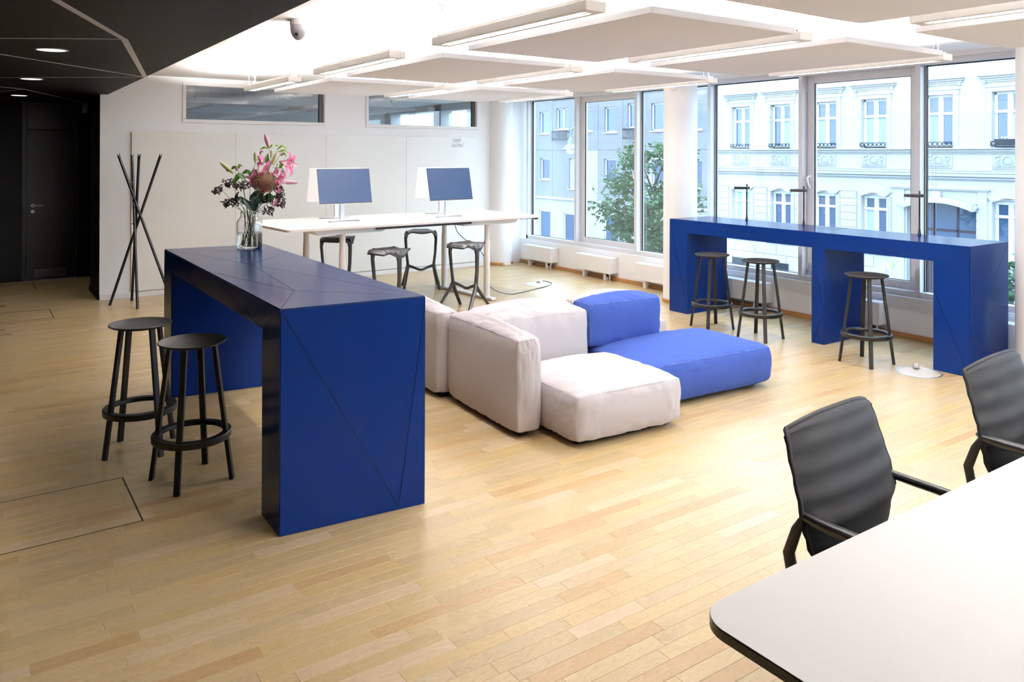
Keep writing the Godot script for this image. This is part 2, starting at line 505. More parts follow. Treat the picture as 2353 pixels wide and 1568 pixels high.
func make_shell():
	var mb := MB.new()
	var hole := [[2.26, 4.085, 2.198, 2.626], [4.755, 6.598, 2.196, 2.622]]
	holed(mb, 1.289, 7.75, 0.0, 2.80, hole, func(u, y, d): return V(u, y, -10.56 - d), Vector3.BACK, 0.18, true)
	var wb := obj("wall_back", mb, M.wall, null, "white back wall with two high strip windows above the whiteboard", "structure")
	tag(wb, "", "wall")
	mb = MB.new()
	mb.span(V(1.289, 0, -10.5605), V(7.0, 0.062, -10.545), 0.002)
	tag(obj("baseboard_back", mb, M.white_paint, null, "low white skirting along the foot of the back wall", "structure"), "", "baseboard")
	mb = MB.new()
	mb.span(V(7.46, 0, -10.74), V(7.75, 0.394, 5.6))
	mb.span(V(7.49, 2.683, -10.74), V(7.75, 2.85, 5.6))
	tag(obj("wall_right", mb, M.wall, null, "low white parapet wall under the tall windows", "structure"), "", "wall")
	mb = MB.new()
	mb.span(V(7.432, 0, -10.55), V(7.46, 0.05, 3.2), 0.003)
	tag(obj("baseboard_right", mb, M.skirting, null, "brown wooden skirting along the window wall behind the radiators", "structure"), "", "baseboard")
	mb = MB.new()
	mb.span(V(-2.4, 0, 5.6), V(7.75, 2.9, 5.8))
	tag(obj("wall_front", mb, M.wall, null, "white wall behind the viewpoint", "structure"), "", "wall")
	mb = MB.new()
	mb.span(V(-2.4, 0, -12.9), V(-2.2, 2.9, 5.8))
	tag(obj("wall_left", mb, M.black_paint, null, "black wall on the left of the dark hallway", "structure"), "", "wall")
	mb = MB.new()
	mb.span(V(-2.4, 0, -12.9), V(0.60, 2.9, -12.7)); mb.span(V(1.28, 0, -12.9), V(1.95, 2.9, -12.7)); mb.span(V(0.60, 2.46, -12.9), V(1.28, 2.9, -12.7)); mb.span(V(0.6, 0, -12.95), V(1.28, 2.5, -12.9))
	mb.span(V(1.75, 0, -12.75), V(1.9, 2.9, -11.3))
	mb.span(V(1.2845, 0, -11.41), V(1.85, 2.75, -10.7405)); mb.span(V(1.2845, 0, -10.745), V(1.2888, 2.468, -10.562))
	mb.span(V(1.2725, 0, -11.42), V(1.2845, 0.06, -10.562), 0.003)
	tag(obj("wall_hall", mb, M.black_paint, null, "matt black walls closing the dark hallway at its far end", "structure"), "", "wall")
	mb = MB.new()
	mb.span(V(-2.4, 2.727, -12.9), V(7.75, 2.90, 5.8))
	tag(obj("ceiling", mb, M.ceiling, null, "flat white ceiling above the hung panels", "structure"), "", "ceiling")
	var cb := thing("ceiling_black", "low black ceiling crossed by angular white stripes over the hallway", "ceiling", Vector3.ZERO, 0, "", "structure")
	mb = MB.new()
	mb.ext(PackedVector2Array([Vector2(-2.2, 5.6), Vector2(1.189, 5.6), Vector2(1.370, -10.558), Vector2(-2.2, -10.558)]), V(0, 2.727, 0), Vector3.RIGHT, Vector3.BACK, 0.259)
	mb.span(V(-2.2, 2.468, -12.7), V(1.2845, 2.727, -10.558)); mb.span(V(1.28, 2.468, -12.7), V(1.76, 2.727, -11.405))
	obj("soffit", mb, M.black_paint, cb)
	var line := func(pts: Array, w: float):
		var o := MB.new()
		for i in pts.size() - 1:
			var a := V(pts[i][0], 2.468, pts[i][1])
			var b := V(pts[i + 1][0], 2.468, pts[i + 1][1])
			var s := (b - a).normalized().cross(Vector3.UP) * w / 2
			o.ext(PackedVector2Array([Vector2(a.x - s.x, a.z - s.z), Vector2(a.x + s.x, a.z + s.z), Vector2(b.x + s.x, b.z + s.z), Vector2(b.x - s.x, b.z - s.z)]), V(0, 2.468, 0), Vector3.RIGHT, Vector3.BACK, 0.0018)
		obj("ceiling_stripe", o, M.stripe, cb)
	line.call([[-0.25, -2.70], [0.785, -5.375]], 0.038); line.call([[0.785, -5.365], [1.343, -7.95]], 0.040)
	line.call([[0.785, -5.372], [0.154, -5.782], [-1.0, -6.53]], 0.018)
	line.call([[1.335, -7.93], [0.180, -6.718], [-1.2, -5.27]], 0.018)
	line.call([[1.338, -7.93], [0.235, -8.776], [-1.0, -9.72]], 0.016)
	line.call([[-1.0, -8.84], [0.268, -10.015], [0.496, -10.228], [0.671, -10.707], [1.391, -12.617]], 0.017)
	line.call([[0.496, -10.228], [0.291, -10.871], [-0.2, -12.40]], 0.015)

func make_windows():
	var zs := [-10.47]
	for i in 12: zs.append(-9.201 + 1.296 * i)
	zs.append(5.6)
	var say := ["fixed pane beside the white corner column", "tall hinged sash left of the round column", "fixed pane partly hidden by the round column", "fixed pane between round column and hinged sash behind the bar", "tall hinged sash with a curved handle behind the blue bar", "fixed pane at the right edge showing house number 7", "hinged sash outside the frame", "fixed pane outside the frame", "fixed pane outside the frame", "hinged sash outside the frame", "fixed pane outside the frame", "hinged sash outside the frame", "fixed pane outside the frame"]
	for i in zs.size() - 1:
		var a: float = zs[i]
		var b: float = zs[i + 1]
		if i > 0: a += 0.026
		b -= 0.026
		var w := thing("window_%d" % (i + 1), "floor to ceiling grey framed window, " + say[i], "window", Vector3.ZERO, 0, "", "structure")
		var fr := MB.new()
		fr.span(V(7.5, 0.394, a), V(7.64, 0.450, b), 0.003); fr.span(V(7.5, 2.630, a), V(7.64, 2.6835, b), 0.003)
		fr.span(V(7.5, 0.394, b), V(7.64, 2.6835, b + 0.052), 0.003)
		if i == 0: fr.span(V(7.5, 0.394, a), V(7.64, 2.683, a + 0.05), 0.003); a += 0.05
		obj("window_frame", fr, M.frame_grey, w)
		if i in [1, 4, 6, 9, 11]:
			var o := MB.new()
			o.span(V(7.585, 0.442, a + 0.002), V(7.65, 2.636, a + 0.084), 0.004); o.span(V(7.585, 0.442, b - 0.084), V(7.65, 2.636, b - 0.002), 0.004)
			o.span(V(7.585, 0.442, a + 0.08), V(7.65, 0.528, b - 0.08), 0.004); o.span(V(7.585, 2.545, a + 0.08), V(7.65, 2.636, b - 0.08), 0.004)
			var sash := obj("sash", o, M.frame_grey, w)
			var g := MB.new()
			g.span(V(7.602, 0.526, a + 0.082), V(7.612, 0.534, b - 0.082)); g.span(V(7.602, 2.540, a + 0.082), V(7.612, 2.547, b - 0.082))
			g.span(V(7.598, 0.526, a + 0.082), V(7.612, 2.547, a + 0.094)); g.span(V(7.598, 0.526, b - 0.094), V(7.612, 2.547, b - 0.082))
			g.span(V(7.575, 2.632, a), V(7.586, 2.642, b))
			obj("gasket", g, M.gasket, sash)
			var p := MB.new()
			p.span(V(7.612, 0.52, a + 0.08), V(7.614, 2.55, b - 0.08))
			obj("pane", p, M.pane, sash)
			var hz: float = b - 0.05 if i == 1 else a + 0.045
			var h := MB.new()
			h.box(V(7.578, 1.515, hz), V(0.016, 0.075, 0.03), 0.004)
			h.tube([V(7.58, 1.525, hz), V(7.55, 1.53, hz), V(7.54, 1.522, hz - 0.008), V(7.537, 1.49, hz - 0.008), V(7.54, 1.45, hz + 0.002), V(7.548, 1.405, hz + 0.018)], [0.010, 0.011, 0.012, 0.012, 0.011, 0.008], 10)
			obj("handle", h, M.white_paint, sash)
			for hy in [0.55, 2.50]:
				var hg := MB.new()
				hg.span(V(7.57, hy - 0.045, a - 0.002), V(7.588, hy + 0.045, a + 0.014), 0.003)
				obj("hinge", hg, M.frame_grey, sash)
		else:
			var g := MB.new()
			g.span(V(7.58, 0.45, a), V(7.60, 2.63, a + 0.026)); g.span(V(7.58, 0.45, b - 0.026), V(7.60, 2.63, b)); g.span(V(7.585, 2.618, a), V(7.60, 2.63, b)); g.span(V(7.59, 0.45, a), V(7.60, 0.456, b))
			obj("gasket", g, M.gasket, w)
			var bead := MB.new()
			bead.span(V(7.576, 0.45, a + 0.010), V(7.60, 2.63, a + 0.017), 0.002)
			obj("glazing_bead", bead, M.frame_grey, w)
			var p := MB.new()
			p.span(V(7.600, 0.45, a), V(7.602, 2.63, b))
			obj("pane", p, M.pane, w)
			if i < 7:
				for dz in [0.085, 0.115]:
					var c := MB.new()
					c.tube([V(7.57, 0.47, a + dz), V(7.57, 2.625, a + dz)], 0.0016, 6)
					obj("blind_cord", c, M.alu, w)
	# the strip windows high in the back wall
	var n := 0
	for q in [[2.26, 4.085, 2.198, 2.626], [4.755, 6.598, 2.196, 2.622]]:
		var w := thing("window_%d" % (14 + n), ["left strip window high in the back wall, dark panes with grey right reveal", "right strip window high in the back wall, bluer panes"][n], "window", Vector3.ZERO, 0, "", "structure")
		var fr := MB.new()
		fr.span(V(q[0] - 0.042, q[2] - 0.045, -10.5605), V(q[1] + 0.02, q[2], -10.546), 0.003); fr.span(V(q[0] - 0.042, q[3], -10.5605), V(q[1] + 0.02, q[3] + 0.045, -10.546), 0.003)
		fr.span(V(q[0] - 0.042, q[2], -10.5605), V(q[0], q[3], -10.546), 0.003); fr.span(V(q[1], q[2], -10.5605), V(q[1] + 0.02, q[3], -10.546), 0.003)
		obj("window_frame", fr, M.white_paint, w)
		var rv := MB.new()
		rv.span(V(q[1] - 0.052, q[2], -10.66), V(q[1] - 0.001, q[3], -10.60), 0.002); rv.span(V(q[0], q[2], -10.66), V(q[0] + 0.01, q[3], -10.60), 0.002)
		obj("dark_jamb", rv, mat(Color(0.25, 0.245, 0.25), 0.5), w)
		var p := MB.new()
		p.span(V(q[0], q[2], -10.628), V(q[1], q[3], -10.622))
		obj("pane", p, M.dark_pane, w)
		n += 1

func make_columns():
	for q in [[7.053, -6.658, "round white column between the windows behind the far end of the blue window bar"], [7.05, -10.56, "round white column half sunk in the far corner of the room"], [7.05, -2.752, "white column at the right edge in front of the window with the number 7"]]:
		var c := thing("column", q[2], "column", V(q[0], 0, q[1]), 0, "", "structure")
		var mb := MB.new()
		mb.lathe([Vector2(0.0, 0.0), Vector2(0.2, 0.0), Vector2(0.2, 2.727), Vector2(0.0, 2.727)], 64)
		obj("shaft", mb, M.wall, c)
		mb = MB.new()
		mb.lathe([Vector2(0.2, 0.0), Vector2(0.213, 0.0), Vector2(0.213, 0.04), Vector2(0.2, 0.046)], 64)
		obj("skirting", mb, M.skirting, c)

func make_radiators():
	var t: Node3D
	var says := ["in the far corner beside the corner column", "under the hinged sash left of the round column", "directly left of the round column", "behind the far end of the window bar", "behind the stool standing alone at the window bar", "behind the nearest leg of the window bar", "at the right edge past the blue window bar"]
	var ends := [-9.55, -8.20, -6.95, -5.63, -4.28, -2.98, -1.70]
	for i in 7:
		var lbl: String = "low white panel radiator " + says[i]
		if i > 0:
			dup(t, V(7.375, 0, ends[i]), 0, lbl)
			continue
		t = thing("radiator", lbl, "radiator", V(7.375, 0, ends[0]), 0, "low white radiators along the window wall")
		var mb := MB.new()
		mb.span(V(-0.075, 0.105, -0.755), V(0.08, 0.328, 0), 0.004)
		obj("casing", mb, M.white_paint, t)
		mb = MB.new()
		for j in 22: mb.span(V(-0.055, 0.3275, -0.735 + j * 0.033), V(0.06, 0.3295, -0.712 + j * 0.033))
		obj("grille", mb, M.frame_grey, t)
		for z in [-0.62, -0.16]:
			mb = MB.new()
			mb.span(V(-0.03, 0.0, z - 0.025), V(0.03, 0.107, z + 0.025), 0.003); mb.span(V(0.02, 0.03, z - 0.02), V(0.084, 0.09, z + 0.02), 0.003)
			obj("bracket", mb, M.white_paint, t)
		mb = MB.new()
		mb.tube([V(-0.02, 0.068, -0.115), V(-0.02, 0.068, -0.085)], 0.018, 14)
		obj("valve_knob", mb, M.rubber, t)
		mb = MB.new()
		mb.tube([V(-0.02, 0.068, -0.16), V(-0.02, 0.068, -0.05)], 0.009, 10); mb.tube([V(-0.02, 0.0, -0.055), V(-0.02, 0.10, -0.055)], 0.012, 10)
		obj("pipe", mb, M.chrome, t)

func make_panels():
	var rows := [[2.820, 3.974, -2.442, -0.67, "nearest in the left row, cut off by the top of the photo"], [2.827, 3.989, -4.637, -2.864, "second in the left row, largest whole one"], [2.871, 4.030, -6.858, -5.076, "third in the left row"], [2.909, 4.062, -9.08, -7.336, "farthest in the left row above the whiteboard"],
		[4.520, 5.680, -2.438, -0.66, "nearest in the window row, at the top right corner"], [4.549, 5.717, -4.632, -2.881, "second in the window row, over the blue window bar"], [4.583, 5.750, -6.826, -5.09, "third in the window row"], [4.627, 5.773, -9.05, -7.336, "farthest in the window row above the second monitor"],
		[3.0, 4.15, -14.0, -12.25, "seen through the left strip window in the next room"], [4.8, 6.0, -13.2, -11.5, "seen through the right strip window in the next room"], [1.95, 2.75, -13.3, -11.6, "seen at the left end of the left strip window in the next room"]]
	for q in rows:
		var p := thing("ceiling_panel", "white square acoustic panel hung below the ceiling, " + q[4], "ceiling panel", V((q[0] + q[1]) / 2, 2.475, (q[2] + q[3]) / 2), 0, "hung acoustic ceiling panels")
		var sx: float = q[1] - q[0]
		var sz: float = q[3] - q[2]
		var mb := MB.new()
		mb.box(V(0, 0.019, 0), V(sx, 0.038, sz), 0.003)
		obj("panel", mb, M.panel, p)
		for a in [-1, 1]:
			for b in [-1, 1]:
				mb = MB.new()
				mb.tube([V(a * (sx / 2 - 0.06), 0.038, b * (sz / 2 - 0.35)), V(a * (sx / 2 - 0.06), 0.252, b * (sz / 2 - 0.35))], 0.0016, 6)
				mb.tube([V(a * (sx / 2 - 0.06), 0.225, b * (sz / 2 - 0.35)), V(a * (sx / 2 - 0.06), 0.252, b * (sz / 2 - 0.35))], 0.006, 8)
				obj("hanger", mb, M.alu, p)

func lamp_body(t: Node3D, long: float, blade: ArrayMesh):
	var w := 0.13
	var mb := MB.new()
	for s in [-1, 1]:
		mb.span(V(s * w / 2, 0.0, -long / 2), V(s * (w / 2 - 0.034), 0.05, long / 2), 0.002)
		mb.span(V(s * 0.045, 0.05, -long / 2 + 0.035), V(s * 0.042, 0.068, long / 2 - 0.035))
		mb.span(V(-w / 2 + 0.03, 0.0, s * long / 2), V(w / 2 - 0.03, 0.05, s * (long / 2 - 0.06)), 0.002)
		mb.span(V(-0.045, 0.05, s * (long / 2 - 0.035)), V(0.045, 0.068, s * (long / 2 - 0.04)))
	mb.span(V(-w / 2 + 0.03, 0.0445, -long / 2 + 0.03), V(w / 2 - 0.03, 0.0475, long / 2 - 0.03))
	obj("housing", mb, M.lamp_white, t)
	var nb := 27
	for i in nb: share("blade", blade, M.louvre, t, V(0, 0.013, -long / 2 + 0.06 + (long - 0.12) * (i + 0.5) / nb))
	for e in [-1, 1]:
		mb = MB.new()
		mb.box(V(0, 0.2525, e * (long / 2 - 0.09)), V(0.10, 0.012, 0.09), 0.002); mb.box(V(0, 0.239, e * (long / 2 - 0.09)), V(0.088, 0.016, 0.078), 0.003); mb.box(V(0, 0.225, e * (long / 2 - 0.09)), V(0.07, 0.012, 0.06), 0.002)
		obj("ceiling_canopy", mb, M.lamp_white, t)
		for s in [-1, 1]:
			mb = MB.new()
			mb.tube([V(s * 0.034, 0.06, e * (long / 2 - 0.09)), V(s * 0.034, 0.225, e * (long / 2 - 0.09))], 0.0013, 6)
			mb.tube([V(s * 0.034, 0.05, e * (long / 2 - 0.09)), V(s * 0.034, 0.08, e * (long / 2 - 0.09))], 0.004, 8)
			obj("suspension_wire", mb, M.alu, t)
	mb = MB.new()
	mb.tube([V(-0.005, 0.222, -long / 2 + 0.09), V(0.0, 0.19, -long / 2 + 0.085), V(0.024, 0.155, -long / 2 + 0.09), V(0.03, 0.125, -long / 2 + 0.11), V(0.01, 0.075, -long / 2 + 0.10), V(0.005, 0.05, -long / 2 + 0.10)], 0.0035, 8)
	obj("flex", mb, M.cable_white, t)
	mb = MB.new()
	mb.span(V(-0.040, 0.048, -long / 2 + 0.07), V(0.040, 0.052, long / 2 - 0.07))
	obj("tube_lamp", mb, M.lamp_glow, t)

func make_lamps():
	var bl := MB.new()
	var cs := [Vector2(-0.004, 0.003), Vector2(-0.0015, -0.0128), Vector2(0.0015, -0.0128), Vector2(0.004, 0.003)]
	bl.ext(PackedVector2Array(cs), V(-0.031, 0, 0), Vector3.BACK, Vector3.UP, -0.062)
	for i in bl.v.size(): bl.v[i].x = clampf(bl.v[i].x, -0.031, 0.031)
	var blade := bl.mesh()
	var L := [[2.612, -9.022, -7.521, "farthest of the left row, before the left strip window"], [2.582, -6.772, -5.229, "second of the left row, under the white dome camera's right"], [2.538, -4.51, -2.956, "nearest of the left row, largest one at the top"], [2.52, -2.27, -0.75, "of the left row outside the frame"],
		[4.309, -8.96, -7.466, "farthest of the middle row, above the first monitor"], [4.261, -6.725, -5.205, "second of the middle row, between four panels"], [4.224, -4.473, -2.95, "third of the middle row, right of the largest panel"], [4.211, -2.267, -0.75, "nearest of the middle row, at the top right corner"],
		[5.950, -8.854, -7.424, "farthest of the window row, before the corner window"], [5.985, -6.733, -5.22, "second of the window row, by the round column"], [5.963, -4.503, -2.966, "third of the window row, over the blue window bar"], [5.95, -2.25, -0.72, "of the window row outside the frame"],
		[2.52, 0.0, 1.52, "of the left row outside the frame"], [4.2, 0.0, 1.52, "of the middle row outside the frame"], [5.95, 0.0, 1.52, "of the window row outside the frame"], [2.52, 2.27, 3.79, "of the left row outside the frame"], [4.2, 2.27, 3.79, "of the middle row outside the frame"], [5.95, 2.27, 3.79, "of the window row outside the frame"],
		[2.45, -13.6, -12.1, "unlit, at the left end of the left strip window"], [4.45, -13.3, -11.8, "unlit, at the right end of the left strip window"], [6.25, -12.9, -11.4, "unlit, in the next room behind the right strip window"]]
	for i in L.size():
		var q: Array = L[i]
		var t := thing("pendant_light", "slim white linear pendant light, " + q[3], "ceiling light", V(q[0], 2.468, (q[1] + q[2]) / 2), 0, "slim linear pendant lights")
		lamp_body(t, q[2] - q[1], blade)
		if i >= 18: continue
		for up in [true, false]:
			var a := AreaLight3D.new()
			a.name = "uplight" if up else "downlight"
			a.area_size = Vector2(0.07 if up else 0.05, q[2] - q[1] - 0.16)
			a.light_color = LAMP_COLOR
			a.light_energy = LAMP_UP if up else LAMP_DOWN
			a.area_range = 14.0; a.area_attenuation = 2.0; a.shadow_enabled = true
			a.position = V(0, 0.0535, 0) if up else V(0, 0.0175, 0)
			a.rotation_degrees.x = 90 if up else -90
			t.add_child(a)

func make_spots():
	var says := ["nearest of three glowing downlights in the black hallway ceiling", "middle of three glowing downlights in the black hallway ceiling", "farthest of three glowing downlights in the black hallway ceiling", "round downlight in the black ceiling outside the frame"]
	var at := [[0.462, -6.22], [0.484, -8.76], [0.500, -11.36], [0.45, -3.66]]
	for i in 4:
		var t := thing("recessed_downlight", says[i], "ceiling light", V(at[i][0], 2.468, at[i][1]), 0, "recessed hallway downlights")
		var mb := MB.new()
		mb.lathe([Vector2(0.088, -0.002), Vector2(0.092, -0.006), Vector2(0.104, -0.003), Vector2(0.104, 0.0), Vector2(0.088, 0.0), Vector2(0.088, -0.002)], 40)
		obj("trim_ring", mb, M.alu, t)
		mb = MB.new()
		mb.lathe([Vector2(0.0, -0.0035), Vector2(0.08, -0.003), Vector2(0.09, 0.0)], 40)
		obj("diffuser", mb, M.spot_glow, t)
		var l := SpotLight3D.new()
		l.name = "lamp_beam"; l.light_color = Color(1.0, 0.97, 0.90); l.light_energy = 0.55; l.light_size = 0.08
		l.spot_range = 12.0; l.spot_angle = 62.0; l.spot_attenuation = 2.0; l.spot_angle_attenuation = 0.6; l.shadow_enabled = true
		l.position = V(0, -0.02, 0); l.rotation_degrees.x = -90
		t.add_child(l)

func make_hall():
	var d := thing("door_1", "black flush hallway door with lever handle and low vent grille", "door", V(0.62, 0, -12.70), 0, "", "structure")
	var mb := MB.new()
	mb.span(V(-0.025, 0, -0.05), V(0.028, 2.462, 0.022), 0.003); mb.span(V(0.628, 0, -0.05), V(0.665, 2.462, 0.022), 0.003); mb.span(V(0.028, 2.437, -0.05), V(0.628, 2.462, 0.022), 0.003)
	obj("door_frame", mb, M.black_door, d)
	mb = MB.new()
	mb.span(V(0.031, 0.008, -0.04), V(0.625, 2.083, 0.012), 0.003)
	var leaf := obj("door_leaf", mb, M.black_door, d)
	mb = MB.new()
	mb.span(V(0.031, 2.092, -0.04), V(0.625, 2.435, 0.012), 0.003)
	obj("top_panel", mb, M.black_door, d)
	mb = MB.new()
	mb.lathe([Vector2(0, 0.012), Vector2(0.024, 0.012), Vector2(0.026, 0.0)], 24, V(0.103, 1.035, 0.012), 35, Basis(Vector3.RIGHT, PI / 2)); mb.tube([V(0.103, 1.035, 0.02), V(0.103, 1.035, 0.06), V(0.115, 1.035, 0.066), V(0.225, 1.035, 0.064)], 0.009, 12)
	obj("lever_handle", mb, M.chrome, leaf)
	mb = MB.new()
	mb.lathe([Vector2(0, 0.010), Vector2(0.024, 0.010), Vector2(0.026, 0.0)], 24, V(0.103, 0.955, 0.012), 35, Basis(Vector3.RIGHT, PI / 2))
	obj("keyhole_plate", mb, M.chrome, leaf)
	mb = MB.new()
	mb.span(V(0.13, 0.145, 0.012), V(0.505, 0.15, 0.018)); mb.span(V(0.13, 0.04, 0.012), V(0.505, 0.045, 0.018)); mb.span(V(0.13, 0.045, 0.012), V(0.135, 0.145, 0.018)); mb.span(V(0.50, 0.045, 0.012), V(0.505, 0.145, 0.018))
	for i in 34: mb.span(V(0.137 + i * 0.0108, 0.045, 0.012), V(0.1405 + i * 0.0108, 0.145, 0.0165))
	for i in 8: mb.span(V(0.135, 0.052 + i * 0.0118, 0.012), V(0.50, 0.0555 + i * 0.0118, 0.016))
	obj("vent_grille", mb, mat(Color(0.42, 0.42, 0.45), 0.5, 0.4), leaf)
	for y in [0.39, 1.86]:
		mb = MB.new()
		mb.tube([V(0.628, y - 0.055, 0.026), V(0.628, y + 0.055, 0.026)], 0.008, 10)
		obj("hinge", mb, M.chrome, d)
	var s := thing("motion_sensor", "small grey motion sensor high on the black hallway wall right of the door", "sensor", V(1.35, 2.33, -12.70))
	mb = MB.new()
	mb.ext(PackedVector2Array([Vector2(-0.035, 0.015), Vector2(-0.02, 0.002), Vector2(0.0, -0.002), Vector2(0.02, 0.002), Vector2(0.035, 0.015), Vector2(0.033, 0.135), Vector2(-0.033, 0.135)]), Vector3.ZERO, Vector3.RIGHT, Vector3.UP, 0.045)
	obj("housing", mb, M.sensor_grey, s)
	mb = MB.new()
	mb.box(V(0, 0.065, 0.046), V(0.008, 0.022, 0.004), 0.001)
	obj("lens", mb, M.rubber, s)
	for q in [[0.095, 0.695, -4.72, -4.105, "square parquet floor hatch outlined in black, left of the two bar stools"], [0.16, 0.755, -10.30, -9.70, "parquet floor hatch outlined in black at the mouth of the hallway"], [0.02, 0.72, -12.45, -11.85, "parquet floor hatch outlined in black before the hallway door"]]:
		var h := thing("floor_hatch", q[4], "floor hatch", V((q[0] + q[1]) / 2, 0, (q[2] + q[3]) / 2), 0, "square floor hatches")
		var hx: float = (q[1] - q[0]) / 2
		var hz: float = (q[3] - q[2]) / 2
		for e in [[V(-hx, -0.001, -hz), V(hx, 0.0012, -hz + 0.004)], [V(-hx, -0.001, hz - 0.005), V(hx, 0.0012, hz)], [V(hx - 0.007, -0.001, -hz), V(hx, 0.0012, hz)], [V(-hx, -0.001, -hz), V(-hx + 0.005, 0.0012, hz)]]:
			mb = MB.new()
			mb.span(e[0], e[1])
			obj("edge_strip", mb, M.gasket, h)

func make_next_room():
	var r := thing("wall_next_room", "dim neighbouring office seen through the strip windows in the back wall", "room", Vector3.ZERO, 0, "", "structure")
	var mb := MB.new()
	mb.span(V(1.9, -0.3, -15.9), V(7.75, -0.01, -10.74)); mb.span(V(1.9, 0, -15.9), V(7.75, 2.9, -15.7)); mb.span(V(1.86, 0, -15.9), V(1.95, 2.9, -10.74))
	mb.span(V(7.5, 0, -15.9), V(7.75, 0.5, -10.74)); mb.span(V(7.5, 2.6, -15.9), V(7.75, 2.9, -10.74)); mb.span(V(7.5, 0, -11.4), V(7.75, 2.9, -10.74)); mb.span(V(7.5, 0, -13.6), V(7.75, 2.9, -13.3)); mb.span(V(7.5, 0, -15.9), V(7.75, 2.9, -15.5))
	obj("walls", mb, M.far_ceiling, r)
	mb = MB.new()
	mb.span(V(1.9, 2.727, -15.9), V(7.75, 2.95, -10.741))
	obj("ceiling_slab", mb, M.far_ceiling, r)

# ---------------------------------------------------------------- furniture
func facets(parent: Node3D, polys: Array, P: Callable, out: Vector3):
	# thin lacquered panels with a dark joint between them; P places (a, b) on the face, out is the face's normal
	for q in polys:
		var poly := PackedVector2Array()
		for e in q: poly.append(Vector2(e[0], e[1]))
		var ins := Geometry2D.offset_polygon(poly, -0.0016, Geometry2D.JOIN_MITER)
		if ins.is_empty(): continue
		var mb := MB.new()
		var idx := Geometry2D.triangulate_polygon(ins[0])
		var hi := []
		var lo := []
		for e in ins[0]:
			hi.append(P.call(e.x, e.y) + out * 0.004); lo.append(P.call(e.x, e.y) - out * 0.001)
		for i in range(0, idx.size(), 3): mb.face([hi[idx[i]], hi[idx[i + 1]], hi[idx[i + 2]]], out)
		var c := Vector3.ZERO
		for e in hi: c += e / hi.size()
		for i in hi.size():
			var j := (i + 1) % hi.size()
			mb.face([lo[i], lo[j], hi[j], hi[i]], (hi[i] + hi[j]) / 2 - c)
		obj("facet_panel", mb, M.blue, parent)

func slab(mb: MB, c: Array, y0: float, y1: float):    # convex plan outline drawn up
	var lo := c.map(func(e): return V(e[0], y0, e[1]))
	var hi := c.map(func(e): return V(e[0], y1, e[1]))
	var m := Vector3.ZERO
	for e in lo: m += e / lo.size()
	mb.face(hi, Vector3.UP); mb.face(lo, Vector3.DOWN)
	for i in c.size():
		var j := (i + 1) % c.size()
		var mid: Vector3 = (lo[i] + lo[j]) / 2 - m
		var side: Vector3 = (lo[j] - lo[i]).cross(Vector3.UP)
		mb.face([lo[i], lo[j], hi[j], hi[i]], side if side.dot(mid) > 0 else -side)

